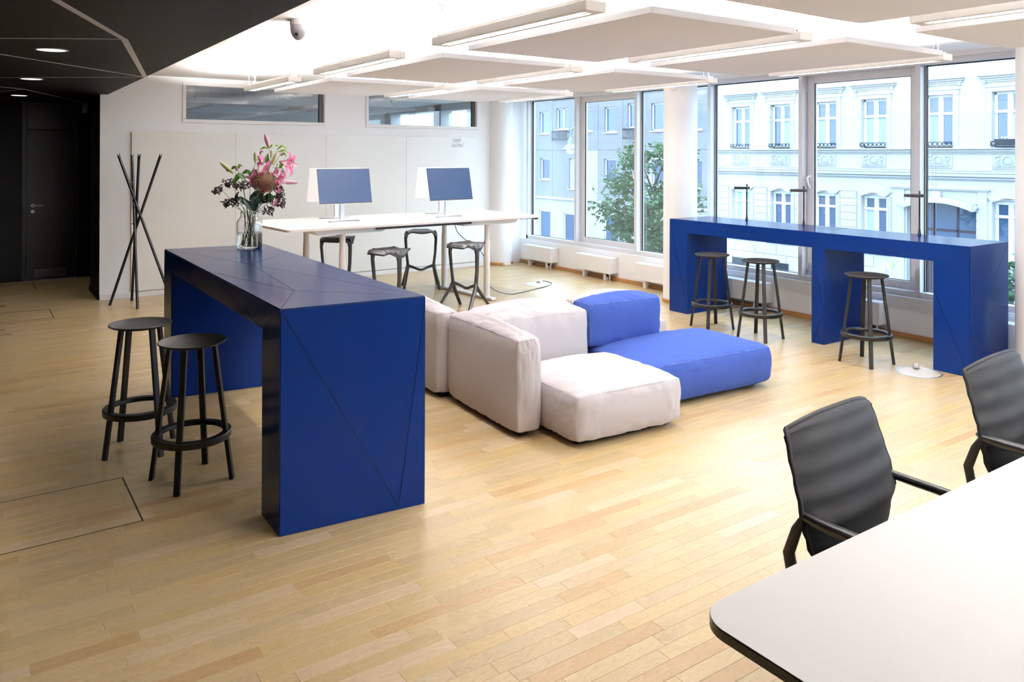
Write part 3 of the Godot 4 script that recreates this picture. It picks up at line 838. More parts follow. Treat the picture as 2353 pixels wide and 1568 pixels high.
func make_bar_island():
	var o := Vector3(1.55, 0, -4.9)
	var t := thing("bar_table", "dark blue faceted bar table with the flower vase on its far end", "bar table", o)
	var A := Vector2(1.181, -3.584)
	var B := Vector2(1.897, -3.518)
	var C := Vector2(1.932, -6.243)
	var D := Vector2(1.207, -6.318)
	var along := func(k: float, p: Vector2, q: Vector2): return p.lerp(q, k)
	var ins := func(p: Vector2): return [p.x - o.x, p.y - o.z]
	var nearA: Vector2 = A.lerp(D, 0.098)
	var nearB: Vector2 = B.lerp(C, 0.098)
	var farD: Vector2 = D.lerp(A, 0.100)
	var farC: Vector2 = C.lerp(B, 0.100)
	var mb := MB.new()
	slab(mb, [A, B, C, D].map(ins), 0.906, 1.041)
	slab(mb, [A, B, nearB, nearA].map(ins), 0.0, 0.906)
	slab(mb, [farD, farC, C, D].map(ins), 0.0, 0.906)
	obj("carcass", mb, M.blue, t)
	var joint := MB.new()                                   # dark ground that shows in the joints
	slab(joint, [A + Vector2(0.001, -0.001), B + Vector2(-0.001, -0.001), C + Vector2(-0.001, 0.001), D + Vector2(0.001, 0.001)].map(ins), 1.0405, 1.0415)
	obj("joint_ground", joint, M.blue_core, t)
	var P := [1.502, -5.143]
	var Q := [1.403, -4.038]
	var E := [1.922, -5.66]
	var G := [A.lerp(D, 0.505).x, A.lerp(D, 0.505).y]
	var a := [A.x, A.y]
	var b := [B.x, B.y]
	var c := [C.x, C.y]
	var d := [D.x, D.y]
	facets(t, [[d, E, c], [d, P, E], [E, P, b], [P, Q, b], [a, Q, b], [a, G, Q], [G, d, P, Q]], func(x, z): return V(x - o.x, 1.0415, z - o.z), Vector3.UP)
	# long side towards the hallway: u runs from the far end to the near end
	var len_s := A.distance_to(D)
	var ds := (A - D) / len_s
	var side := func(u, y): return V(D.x + ds.x * u - o.x, y, D.y + ds.y * u - o.z)
	var m := [1.195, 0.906]
	var n := [1.46, 1.041]
	var k := [len_s - 0.268, 0.906]
	var out := V(-ds.y, 0, ds.x) * (1.0 if -ds.y < 0 else -1.0)
	var ground := MB.new()
	ground.face([side.call(0.0, 0.0) + out * 0.0004, side.call(0.0, 1.041) + out * 0.0004, side.call(0.268, 1.041) + out * 0.0004, side.call(0.268, 0.0) + out * 0.0004], out)
	ground.face([side.call(0.0, 0.907) + out * 0.0004, side.call(0.0, 1.041) + out * 0.0004, side.call(len_s, 1.041) + out * 0.0004, side.call(len_s, 0.907) + out * 0.0004], out)
	ground.face([side.call(len_s - 0.268, 0.0) + out * 0.0004, side.call(len_s - 0.268, 1.041) + out * 0.0004, side.call(len_s, 1.041) + out * 0.0004, side.call(len_s, 0.0) + out * 0.0004], out)
	facets(t, [[[0, 1.041], n, m], [n, [len_s, 1.041], k], [m, n, k], [[0, 1.041], m, [0.268, 0.906], [0.268, 0], [0, 0]], [k, [len_s, 1.041], [len_s, 0], [len_s - 0.268, 0]]], side, out)
	# near end
	var wide := A.distance_to(B)
	var de := (B - A) / wide
	var endp := func(u, y): return V(A.x + de.x * u - o.x, y, A.y + de.y * u - o.z)
	var oute := V(-de.y, 0, de.x)
	ground.face([endp.call(0.0, 0.0) + oute * 0.0004, endp.call(0.0, 1.041) + oute * 0.0004, endp.call(wide, 1.041) + oute * 0.0004, endp.call(wide, 0.0) + oute * 0.0004], oute)
	obj("joint_ground", ground, M.blue_core, t)
	facets(t, [[[0, 1.041], [0.578, 0.012], [wide, 1.041]], [[0, 0], [0, 1.041], [0.578, 0.012], [0.578, 0]], [[0.578, 0], [0.578, 0.012], [wide, 1.041], [wide, 0]]], endp, oute)
	# far end, out of sight from the door side
	mb = MB.new()
	mb.face([V(D.x - o.x, 0.0, D.y - o.z - 0.004), V(C.x - o.x, 0.0, C.y - o.z - 0.004), V(C.x - o.x, 1.045, C.y - o.z - 0.004), V(D.x - o.x, 1.045, D.y - o.z - 0.004)], Vector3.FORWARD)
	obj("end_panel", mb, M.blue, t)

func make_bar_window():
	var o := Vector3(6.86, 0, -4.71)
	var t := thing("bar_table", "long blue faceted bar table on three legs along the windows", "bar table", o)
	var x0 := 6.545
	var x1 := 7.195
	var mb := MB.new()
	var g := MB.new()
	for z in [[-6.335, -6.065], [-4.507, -4.376], [-3.370, -3.084]]:
		mb.span(V(x0, 0, z[0]) - o, V(x1, 0.9, z[1]) - o)
		g.span(V(x0 - 0.0004, 0, z[0] + 0.002) - o, V(x0 + 0.001, 0.9, z[1] - 0.002) - o)
	mb.span(V(x0, 0.893, -6.335) - o, V(x1, 1.036, -3.084) - o)
	g.span(V(x0 - 0.0004, 0.895, -6.333) - o, V(x0 + 0.001, 1.034, -3.086) - o); g.span(V(x0 + 0.002, 0, -3.086) - o, V(x1 - 0.002, 1.034, -3.0836) - o); g.span(V(x0 + 0.002, 1.034, -6.333) - o, V(x1 - 0.002, 1.0364, -3.086) - o)
	obj("carcass", mb, M.blue, t)
	obj("joint_ground", g, M.blue_core, t)
	var N := [-3.084, 1.036]
	var F := [-6.335, 1.036]
	var s1 := [-4.507, 0.893]
	var s2 := [-4.372, 1.036]
	var s3 := [-3.370, 0.893]
	facets(t, [[F, s1, s2], [s2, s3, N], [F, [-6.065, 0.03], [-6.065, 0.893], s1], [F, [-6.335, 0], [-6.065, 0], [-6.065, 0.03]], [s1, [-4.376, 0.289], [-4.376, 0.893], s3, s2], [s1, [-4.507, 0.0], [-4.376, 0.289]], [[-4.507, 0.0], [-4.376, 0.0], [-4.376, 0.289]],
		[s3, [-3.370, 0.674], N], [[-3.370, 0.674], [-3.084, 0.0], N], [[-3.370, 0.674], [-3.370, 0.0], [-3.084, 0.0]]], func(z, y): return V(x0, y, z) - o, Vector3.LEFT)
	facets(t, [[[x0, 1.036], [x0, 0.306], [x1, 1.036]], [[x0, 0.306], [x1, 0.03], [x1, 1.036]], [[x0, 0.306], [x0, 0], [x1, 0], [x1, 0.03]]], func(x, y): return V(x, y, -3.084) - o, Vector3.BACK)
	facets(t, [[[x0, -3.084], [x1, -3.084], [x1, -4.2]], [[x0, -3.084], [x1, -4.2], [x1, -6.335], [x0, -4.372]], [[x0, -4.372], [x1, -6.335], [x0, -6.335]]], func(x, z): return V(x, 1.036, z) - o, Vector3.UP)
	mb = MB.new()
	for e in [[6.93, -4.69, 7.14, -4.686], [6.93, -4.52, 7.14, -4.516], [6.93, -4.69, 6.934, -4.516], [7.136, -4.69, 7.14, -4.516]]: mb.span(V(e[0], 1.0385, e[1]) - o, V(e[2], 1.0408, e[3]) - o)
	obj("socket_flap_edge", mb, M.blue_core, t)

func make_bar_stools():
	var t := thing("bar_stool", "", "bar stool", Vector3.ZERO, 0, "round black bar stools")
	var mb := MB.new()
	mb.lathe([Vector2(0, 0.733), Vector2(0.08, 0.734), Vector2(0.13, 0.739), Vector2(0.160, 0.747), Vector2(0.169, 0.751), Vector2(0.173, 0.7505), Vector2(0.175, 0.747), Vector2(0.173, 0.743), Vector2(0.155, 0.734), Vector2(0.12, 0.726), Vector2(0.0, 0.722)], 56, Vector3.ZERO, 50)
	obj("seat", mb, M.seat_black, t)
	for i in 4:
		var a := PI / 4 + PI / 2 * i
		var d := V(cos(a), 0, sin(a))
		mb = MB.new()
		var top := d * 0.118 + V(0, 0.730, 0)
		var bot := d * 0.214
		var dir := (bot - top).normalized()
		var s := dir.cross(d).normalized()
		var nn := s.cross(dir).normalized()
		var c := (top + bot) / 2
		mb.box(c, V(0.032, top.distance_to(bot) + 0.004, 0.021), 0.002, Basis(s, -dir, nn))
		for j in mb.v.size():
			if mb.v[j].y < 0.0: mb.v[j].y = 0.0
		obj("leg", mb, M.stool_black, t)
	mb = MB.new()
	mb.lathe([Vector2(0.160, 0.240), Vector2(0.160, 0.258), Vector2(0.162, 0.2605), Vector2(0.199, 0.2605), Vector2(0.203, 0.257), Vector2(0.203, 0.229), Vector2(0.201, 0.226), Vector2(0.196, 0.226), Vector2(0.194, 0.24), Vector2(0.160, 0.240)], 56, Vector3.ZERO, 40)
	obj("foot_ring", mb, M.stool_black, t)
	var at := [[0.845, -5.120, 0.41, "black bar stool behind, farther of the two beside the vase table"], [0.997, -4.486, -0.23, "black bar stool in front, nearer of the two beside the vase table"],
		[6.245, -5.455, 0.25, "black bar stool farthest along the window bar, by its far leg"], [6.275, -4.880, -0.09, "middle black bar stool of the window bar, in front of a radiator end"], [6.286, -3.800, 0.07, "black bar stool nearest along the window bar, before its middle leg"]]
	for i in 5:
		var q: Array = at[i]
		if i == 0:
			t.position = V(q[0], 0, q[1]); t.rotation.y = -q[2]; t.set_meta("label", q[3])
		else: dup(t, V(q[0], 0, q[1]), -q[2], q[3])

func cushion(t: Node3D, called: String, c: Vector3, s: Vector3, turn: float, m: Material, sd: int, puff := 0.03, r := 0.05, seam_y := []):
	var f := FastNoiseLite.new()
	f.seed = sd; f.frequency = 1.0; f.fractal_octaves = 3
	var h := s / 2
	var B := Basis(Vector3.UP, turn)
	var point := func(q: Vector3) -> Vector3:            # q on the unit cube
		var core := Vector3(q.x * (h.x - r), q.y * (h.y - r), q.z * (h.z - r))
		var e := Vector3(pow(absf(q.x), 7.0) * sign(q.x), pow(absf(q.y), 7.0) * sign(q.y), pow(absf(q.z), 7.0) * sign(q.z))
		var p := core + e.normalized() * r
		var bx := (1 - q.y * q.y) * (1 - q.z * q.z)
		var by := (1 - q.x * q.x) * (1 - q.z * q.z)
		var bz := (1 - q.x * q.x) * (1 - q.y * q.y)
		p += Vector3(sign(q.x) * bx if absf(q.x) > 0.999 else 0.0, 0, 0) * puff * 0.35
		p += Vector3(0, sign(q.y) * by if absf(q.y) > 0.999 else 0.0, 0) * puff * (1.25 if q.y > 0 else 0.0)
		p += Vector3(0, 0, sign(q.z) * bz if absf(q.z) > 0.999 else 0.0) * puff * 0.35
		var w := f.get_noise_3d(p.x * 7.0 + 3, p.y * 3.2, p.z * 7.0) * 0.010 + f.get_noise_3d(p.x * 20.0, p.y * 7.0, p.z * 20.0) * 0.0055
		var near_edge := smoothstep(0.55, 0.95, maxf(minf(absf(q.x), absf(q.y)), maxf(minf(absf(q.y), absf(q.z)), minf(absf(q.x), absf(q.z)))))
		p += p.normalized() * w * (0.10 + 1.15 * near_edge)
		return c + B * p
	var o := MB.new()
	for ax in 3:
		for sg in [-1.0, 1.0]:
			var g := func(a: float, b: float) -> Vector3:
				var q := Vector3.ZERO
				var e := func(x: float): return (x * 2 - 1) * (1.35 - 0.35 * absf(x * 2 - 1))
				q[ax] = sg; q[(ax + 1) % 3] = e.call(a); q[(ax + 2) % 3] = e.call(b)
				return point.call(q)
			var gm := MB.new()
			gm.grid(g, 40, 40, 180.0, sg < 0)
			o.add(gm)
	o.smooth(75.0)
	obj(called, o, m, t)
	var pipe := MB.new()
	for y in [1.0]:
		var ring := []
		for e in [[-1, -1, 1, -1], [1, -1, 1, 1], [1, 1, -1, 1], [-1, 1, -1, -1]]:
			for i in 14:
				var k := i / 14.0
				ring.append(point.call(Vector3(lerpf(e[0], e[2], k), 0.985, lerpf(e[1], e[3], k))))
		pipe.tube(ring, 0.0019, 6, true)
	for e in [[-1, -1], [1, -1], [1, 1], [-1, 1]]:
		var post := []
		for i in 9: post.append(point.call(Vector3(e[0], lerpf(0.96, -0.9, i / 8.0), e[1])))
		pipe.tube(post, 0.0020, 6)
	obj("seam", pipe, m if m == M.grey_fabric else M.thread, t)

func make_sofa():
	var turn := deg_to_rad(-3.2)
	var g := "modules of the back to back sofa"
	var mod := func(label: String, at: Vector3, cat := "sofa module"): return thing("sofa_module", label, cat, at, turn, g)
	var plinth := func(t: Node3D, sx: float, sz: float):
		var mb := MB.new()
		mb.box(V(0, 0.02, 0), V(sx - 0.09, 0.04, sz - 0.06), 0.003)
		obj("plinth", mb, M.rubber, t)
	var t: Node3D = mod.call("light grey seat module nearest the camera, with the tall arm at its left", V(3.415, 0, -4.0))
	plinth.call(t, 0.80, 0.70)
	cushion(t, "seat", V(0, 0.180, 0), V(0.870, 0.315, 0.82), 0, M.grey_fabric, 1, 0.050, 0.066)
	t = mod.call("tall light grey arm cushion at the near left end of the sofa", V(2.889, 0, -4.425))
	plinth.call(t, 0.15, 0.88)
	cushion(t, "arm", V(0, 0.330, 0), V(0.205, 0.61, 0.975), 0, M.grey_fabric, 2, 0.030, 0.062)
	t = mod.call("light grey backrest cushion of the near side, left of the blue one", V(3.385, 0, -4.60))
	plinth.call(t, 0.78, 0.16)
	cushion(t, "backrest", V(0, 0.330, 0), V(0.825, 0.61, 0.235), 0, M.grey_fabric, 3, 0.030, 0.072)
	t = mod.call("cobalt blue backrest cushion", V(4.165, 0, -4.595))
	cushion(t, "backrest", V(0, 0.485, 0), V(0.720, 0.36, 0.27), 0, M.blue_fabric, 4, 0.026, 0.065)
	t = mod.call("cobalt blue wide seat module on the right", V(4.455, 0, -4.235))
	plinth.call(t, 1.16, 0.62)
	cushion(t, "seat", V(0, 0.175, 0), V(1.245, 0.305, 0.80), 0, M.blue_fabric, 5, 0.046, 0.066)
	t = mod.call("tall light grey arm cushion of the far side, half behind the blue bar table", V(2.878, 0, -5.40))
	plinth.call(t, 0.15, 0.88)
	cushion(t, "arm", V(0, 0.330, 0), V(0.205, 0.61, 0.93), 0, M.grey_fabric, 6, 0.030, 0.062)
	t = mod.call("light grey backrest cushion of the far side, beside the far arm", V(3.42, 0, -4.855))
	plinth.call(t, 0.8, 0.14)
	cushion(t, "backrest", V(0, 0.330, 0), V(0.90, 0.61, 0.22), 0, M.grey_fabric, 7, 0.030, 0.08)
	t = mod.call("light grey backrest cushion of the far side, behind the blue backrest", V(4.235, 0, -4.84))
	plinth.call(t, 0.66, 0.14)
	cushion(t, "backrest", V(0, 0.330, 0), V(0.70, 0.61, 0.21), 0, M.grey_fabric, 8, 0.030, 0.08)
	t = mod.call("light grey seat module on the far side, hidden behind the backrests", V(3.42, 0, -5.40))
	plinth.call(t, 0.84, 0.75)
	cushion(t, "seat", V(0, 0.185, 0), V(0.87, 0.30, 0.86), 0, M.grey_fabric, 9, 0.030, 0.055)
	t = mod.call("light grey seat module on the far side, just showing past the blue backrest", V(4.47, 0, -5.33))
	plinth.call(t, 1.16, 0.72)
	cushion(t, "seat", V(0, 0.185, 0), V(1.20, 0.30, 0.80), 0, M.grey_fabric, 10, 0.030, 0.055)

func rounded(w: float, d: float, r: float, seg := 8) -> PackedVector2Array:
	var p := PackedVector2Array()
	for c in [[w / 2 - r, d / 2 - r, 0], [-w / 2 + r, d / 2 - r, 1], [-w / 2 + r, -d / 2 + r, 2], [w / 2 - r, -d / 2 + r, 3]]:
		for i in seg + 1:
			var a: float = PI / 2 * (c[2] + float(i) / seg)
			p.append(Vector2(c[0] + cos(a) * r, c[1] + sin(a) * r))
	return p

func make_conference():
	var t := thing("conference_table", "white conference table with rounded corner and black edge, at the lower right", "table", V(3.3, 0, -0.615))
	var mb := MB.new()
	var out := rounded(3.93, 1.20, 0.085, 12)
	mb.ext(out, V(0, 0.7405, 0), Vector3.RIGHT, Vector3.BACK, 0.0035)
	obj("tabletop", mb, M.table_white, t)
	mb = MB.new()
	mb.ext(rounded(3.934, 1.204, 0.087, 12), V(0, 0.7372, 0), Vector3.RIGHT, Vector3.BACK, 0.020)
	mb.smooth(40)
	obj("edge_band", mb, M.table_edge, t)
	for x in [-1.5, 0.0, 1.5]:
		mb = MB.new()
		for z in [-0.35, 0.35]:
			mb.span(V(x - 0.03, 0.0, z - 0.03), V(x + 0.03, 0.718, z + 0.03), 0.004)
		mb.span(V(x - 0.03, 0.66, -0.4), V(x + 0.03, 0.718, 0.4), 0.004)
		obj("leg_frame", mb, M.alu, t)

func make_office_chairs():
	var t := thing("office_chair", "", "office chair", Vector3.ZERO, 0, "black mesh meeting chairs")
	# one ribbed mesh runs from the back's top edge down through the waist and forward as the seat; +z is forward
	var path := [V(0, 0.922, -0.325), V(0, 0.905, -0.306), V(0, 0.80, -0.272), V(0, 0.70, -0.240), V(0, 0.62, -0.222), V(0, 0.555, -0.228), V(0, 0.50, -0.220), V(0, 0.462, -0.17), V(0, 0.452, -0.08), V(0, 0.455, 0.05), V(0, 0.452, 0.18), V(0, 0.43, 0.25)]
	var wide := [0.244, 0.254, 0.264, 0.272, 0.276, 0.243, 0.205, 0.235, 0.250, 0.250, 0.245, 0.22]
	var cv := Curve3D.new()
	for i in path.size():
		var d: Vector3 = (path[mini(i + 1, path.size() - 1)] - path[maxi(i - 1, 0)]) * 0.18
		cv.add_point(path[i], -d, d)
	var total := cv.get_baked_length()
	var prof := []
	for i in path.size(): prof.append(cv.get_closest_offset(path[i]) / total)
	var half := func(k: float) -> float:
		for i in prof.size() - 1:
			if k <= prof[i + 1]:
				var w := smoothstep(0.0, 1.0, (k - prof[i]) / maxf(prof[i + 1] - prof[i], 1e-6))
				return lerpf(wide[i], wide[i + 1], w)
		return wide[-1]
	var ribs := 108.0
	var surf := func(k: float, s: float, lift: float) -> Vector3:     # s in [-1, 1] across
		var p: Vector3 = cv.sample_baked(k * total)
		var q: Vector3 = cv.sample_baked(minf(k + 0.004, 1.0) * total)
		var r: Vector3 = cv.sample_baked(maxf(k - 0.004, 0.0) * total)
		var d := (q - r).normalized()
		var nn := Vector3.RIGHT.cross(d).normalized()      # towards the sitter
		var curl := pow(absf(s), 3.0) * 0.035 * (1.0 - smoothstep(0.5, 0.75, k)) + pow(absf(s), 4.0) * 0.012
		var rib := (0.5 + 0.5 * cos(TAU * k * ribs)) * 0.0036
		var hw: float = half.call(k)
		return p + Vector3.RIGHT * s * hw + nn * (-curl - 0.006 * s * s + rib + lift) * -1.0
	var mb := MB.new()
	mb.grid(func(u, v): return surf.call(u, v * 2 - 1, 0.0), 540, 18, 100.0)
	mb.grid(func(u, v): return surf.call(u, v * 2 - 1, 0.011), 120, 18, 100.0, true)
	obj("mesh_shell", mb, M.mesh_fabric, t)
	mb = MB.new()
	for s in [-1.0, 1.0]:
		var e := []
		for i in 41: e.append(surf.call(i / 40.0, s, 0.006))
		mb.tube(e, 0.0085, 10)
	var e2 := []
	for i in 17: e2.append(surf.call(0.0, i / 8.0 - 1.0, 0.006))
	mb.tube(e2, 0.0085, 10)
	obj("shell_rim", mb, M.mesh_fabric, t)
	for s in [-1.0, 1.0]:
		mb = MB.new()
		var x: float = 0.268 * s
		# armrest loop: from the back down to the seat side, and forward as the arm pad
		mb.tube([V(x * 0.80, 0.640, -0.262), V(x * 0.93, 0.648, -0.292), V(x, 0.650, -0.275), V(x * 1.01, 0.646, -0.19), V(x * 1.01, 0.642, 0.0), V(x * 1.0, 0.636, 0.17), V(x, 0.630, 0.20)], [0.012, 0.016, 0.018, 0.0185, 0.0185, 0.018, 0.012], 12, false, false, 0.72)
		obj("armrest", mb, M.arm_black, t)
		mb = MB.new()
		mb.tube([V(x * 0.98, 0.640, -0.278), V(x * 1.0, 0.60, -0.298), V(x * 1.0, 0.52, -0.325), V(x * 0.99, 0.46, -0.315), V(x * 0.97, 0.415, -0.255), V(x * 0.93, 0.395, -0.15), V(x * 0.75, 0.385, -0.05), V(x * 0.4, 0.38, 0.0)], [0.016, 0.022, 0.024, 0.0245, 0.023, 0.020, 0.017, 0.014], 12, false, false, 0.75)
		obj("arm_bow", mb, M.arm_black, t)
	mb = MB.new()
	mb.lathe([Vector2(0, 0.40), Vector2(0.06, 0.40), Vector2(0.06, 0.36), Vector2(0.028, 0.35), Vector2(0.028, 0.10), Vector2(0.04, 0.085), Vector2(0.0, 0.07)], 24)
	obj("column", mb, M.arm_black, t)
	for i in 5:
		var a := TAU * i / 5 + 0.3
		var d := V(cos(a), 0, sin(a))
		mb = MB.new()
		mb.tube([V(0, 0.10, 0), d * 0.16 + V(0, 0.088, 0), d * 0.30 + V(0, 0.066, 0)], [0.024, 0.020, 0.014], 10)
		obj("base_arm", mb, M.arm_black, t)
		mb = MB.new()
		mb.lathe([Vector2(0.0, -0.02), Vector2(0.024, -0.02), Vector2(0.027, -0.014), Vector2(0.027, 0.014), Vector2(0.024, 0.02), Vector2(0.0, 0.02)], 20, d * 0.30 + V(0, 0.027, 0), 30, Basis(d, PI / 2))
		obj("castor", mb, M.rubber, t)
	t.position = V(2.40, 0, -1.225); t.rotation.y = deg_to_rad(3.0)
	t.set_meta("label", "black mesh office chair drawn up to the white table, whole back in view")
	dup(t, V(3.575, 0, -1.242), deg_to_rad(2.0), "black mesh office chair at the right edge, cut off by the photo")

func make_desk():
	var turn := deg_to_rad(3.3)
	var t := thing("standing_desk", "long white height adjustable desk carrying the monitors", "desk", V(4.215, 0, -8.487), turn)
	var mb := MB.new()
	mb.ext(rounded(3.30, 1.37, 0.045, 6), V(0, 1.0, 0), Vector3.RIGHT, Vector3.BACK, 0.006)
	obj("desktop", mb, M.desk_top, t)
	mb = MB.new()
	mb.ext(rounded(3.303, 1.373, 0.046, 6), V(0, 0.9945, 0), Vector3.RIGHT, Vector3.BACK, 0.019)
	mb.smooth(40)
	obj("edge_band", mb, M.desk_edge, t)
	for x in [-0.955, 0.955]:
		for z in [-0.475, 0.475]:
			mb = MB.new()
			mb.lathe([Vector2(0, 0.0), Vector2(0.037, 0.0), Vector2(0.037, 0.72), Vector2(0.032, 0.722), Vector2(0.032, 0.965), Vector2(0, 0.965)], 28, V(x, 0, z))
			obj("leg", mb, M.white_paint, t)
		mb = MB.new()
		mb.span(V(x - 0.035, 0.004, -0.62), V(x + 0.035, 0.034, 0.62), 0.006)
		obj("foot", mb, M.white_paint, t)
	for z in [-0.40, 0.40]:
		for s in [-1, 1]:
			mb = MB.new()
			var xs := [0.47, 0.54, 1.28, 1.36]
			mb.ext(PackedVector2Array([Vector2(s * xs[0], 0.975), Vector2(s * xs[1], 0.918), Vector2(s * xs[2], 0.918), Vector2(s * xs[3], 0.975)]), V(0, 0, z - 0.20), Vector3.RIGHT, Vector3.UP, 0.40)
			obj("under_frame", mb, M.frame_grey, t)
		mb = MB.new()
		mb.span(V(-0.62, 0.944, z - 0.19), V(0.62, 0.974, z + 0.23))
		obj("cross_beam", mb, M.cable_black, t)
	mb = MB.new()
	mb.tube([V(1.36, 0.968, 0.52), V(1.44, 0.955, 0.57), V(1.54, 0.962, 0.60), V(1.60, 0.962, 0.60)], 0.0028, 8)
	mb.box(V(1.625, 0.958, 0.60), V(0.055, 0.024, 0.04), 0.008)
	obj("height_control", mb, M.cable_black, t)
	# monitors: two face the camera, two face away
	var mk := func(label: String) -> Node3D:
		var m := thing("monitor", label, "monitor", Vector3.ZERO, 0, "thin monitors on the white desk")
		var tilt := Basis(Vector3.RIGHT, deg_to_rad(-11.5))
		var c := V(0, 0.398, 0.03)
		var b := MB.new()
		b.box(c, V(0.650, 0.400, 0.012), 0.004, tilt)
		obj("back_shell", b, M.white_paint, m)
		b = MB.new()
		b.box(c + tilt * V(0, 0.002, 0.0065), V(0.643, 0.394, 0.002), 0.0008, tilt)
		obj("bezel", b, M.bezel, m)
		b = MB.new()
		b.box(c + tilt * V(0, 0.004, 0.0078), V(0.635, 0.380, 0.0012), 0, tilt)
		obj("screen", b, M.screen, m)
		b = MB.new()
		b.box(V(0, 0.19, -0.035), V(0.055, 0.36, 0.022), 0.004); b.box(V(0, 0.40, -0.010), V(0.10, 0.10, 0.036), 0.004, tilt)
		obj("stand_post", b, M.alu, m)
		b = MB.new()
		var arc := []
		for i in 13:
			var a := (i / 12.0 - 0.5) * 2.0
			arc.append(V(a * 0.185, 0.009, 0.075 * a * a - 0.045))
		b.tube(arc, 0.019, 8, false, false, 0.42)
		b.box(V(0, 0.012, -0.04), V(0.085, 0.02, 0.035), 0.004)
		obj("stand_foot", b, M.alu, m)
		return m
	var a1: Node3D = mk.call("blue lit monitor at the left of the white desk, facing the camera")
	a1.position = V(3.475, 0.9995, -8.385); a1.rotation.y = turn
	dup(a1, V(4.805, 0.9995, -8.335), turn + 0.05, "blue lit monitor at the right of the white desk, facing the camera")
	var say := ["pale back of a monitor showing left of the left blue screen", "pale back of a monitor showing left of the right blue screen"]
	for i in 2:
		var back := dup(a1, V([3.575, 4.985][i], 0.9995, -8.88), turn + PI, say[i])

func make_desk_stools():
	var t := thing("desk_stool", "", "bar stool", Vector3.ZERO, 0, "angular black plastic stools at the white desk")
	var mb := MB.new()
	# saddle seat: s across, f forward; the sides fold down into the two posts, the nose tapers
	var shell := func(u: float, v: float, drop: float) -> Vector3:
		var f := lerpf(-0.165, 0.225, u)
		var e := v * 2 - 1
		var wd := 1.0 - absf(u - 0.40) / (0.40 if u < 0.40 else 0.60)
		var hw := lerpf(0.125, 0.208, minf(wd * 1.25, 1.0))
		var side := clampf((absf(e) - 0.58) / 0.42, 0.0, 1.0)
		var post := clampf(wd * 1.3, 0.0, 1.0)
		var y := 0.772 - 0.016 * cos(e * PI / 2) * smoothstep(0.0, 0.3, u) - side * 0.062 * post - 0.012 * smoothstep(0.8, 1.0, u)
		if u < 0.12: y -= 0.05 * (0.12 - u) / 0.12
		return V(e * hw, y - drop * (1.0 + 0.9 * side * post), f)
	mb.grid(func(u, v): return shell.call(u, v, 0.0), 22, 26, 40.0, true)
	mb.grid(func(u, v): return shell.call(u, v, 0.013), 22, 26, 40.0)
	for s in [0.0, 1.0]:
		mb.grid(func(u, v): return shell.call(u, s, 0.016 * v), 22, 1, 40.0, s > 0.5); mb.grid(func(u, v): return shell.call(s, u, 0.016 * v), 26, 1, 40.0, s < 0.5)
	obj("seat", mb, M.plastic_black, t)
	for s in [-1.0, 1.0]:
		mb = MB.new()
		mb.tube([V(s * 0.168, 0.738, -0.01), V(s * 0.192, 0.700, -0.015), V(s * 0.200, 0.64, -0.018), V(s * 0.188, 0.45, -0.005), V(s * 0.170, 0.305, 0.0), V(s * 0.172, 0.27, 0.0)], [0.042, 0.034, 0.0255, 0.0225, 0.0245, 0.028], 6, false, true, 0.8, 0.5)
		obj("post", mb, M.plastic_black, t)
		for e in [-1.0, 1.0]:
			mb = MB.new()
			mb.tube([V(s * 0.170, 0.300, 0.0), V(s * 0.178, 0.25, e * 0.02), V(s * 0.232, 0.0, e * 0.205)], [0.026, 0.025, 0.019], 6, false, true, 0.85, 0.5)
			for i in mb.v.size(): mb.v[i].y = maxf(mb.v[i].y, 0.0)
			obj("leg", mb, M.plastic_black, t)
	mb = MB.new()
	mb.tube([V(-0.170, 0.292, 0.0), V(-0.09, 0.268, 0.02), V(-0.02, 0.240, 0.035), V(0.02, 0.240, 0.035), V(0.09, 0.268, 0.02), V(0.170, 0.292, 0.0)], [0.026, 0.022, 0.020, 0.020, 0.022, 0.026], 6, false, true, 0.8, 0.5)
	obj("footrest", mb, M.plastic_black, t)
	var at := [[3.66, -9.04, 2.2, "angular black stool farthest left, behind the desk leg"], [3.64, -7.60, 1.9, "angular black stool left of centre, in front of the white desk"], [4.92, -9.25, -0.42, "angular black stool behind the desk turned square to the camera, hexagonal opening in view"], [4.63, -7.66, 1.9, "angular black stool on the right, in front of the white desk above the sofa"]]
	for i in 4:
		var q: Array = at[i]
		if i == 0:
			t.position = V(q[0], 0, q[1]); t.rotation.y = q[2]; t.set_meta("label", q[3])
		else: dup(t, V(q[0], 0, q[1]), q[2], q[3])

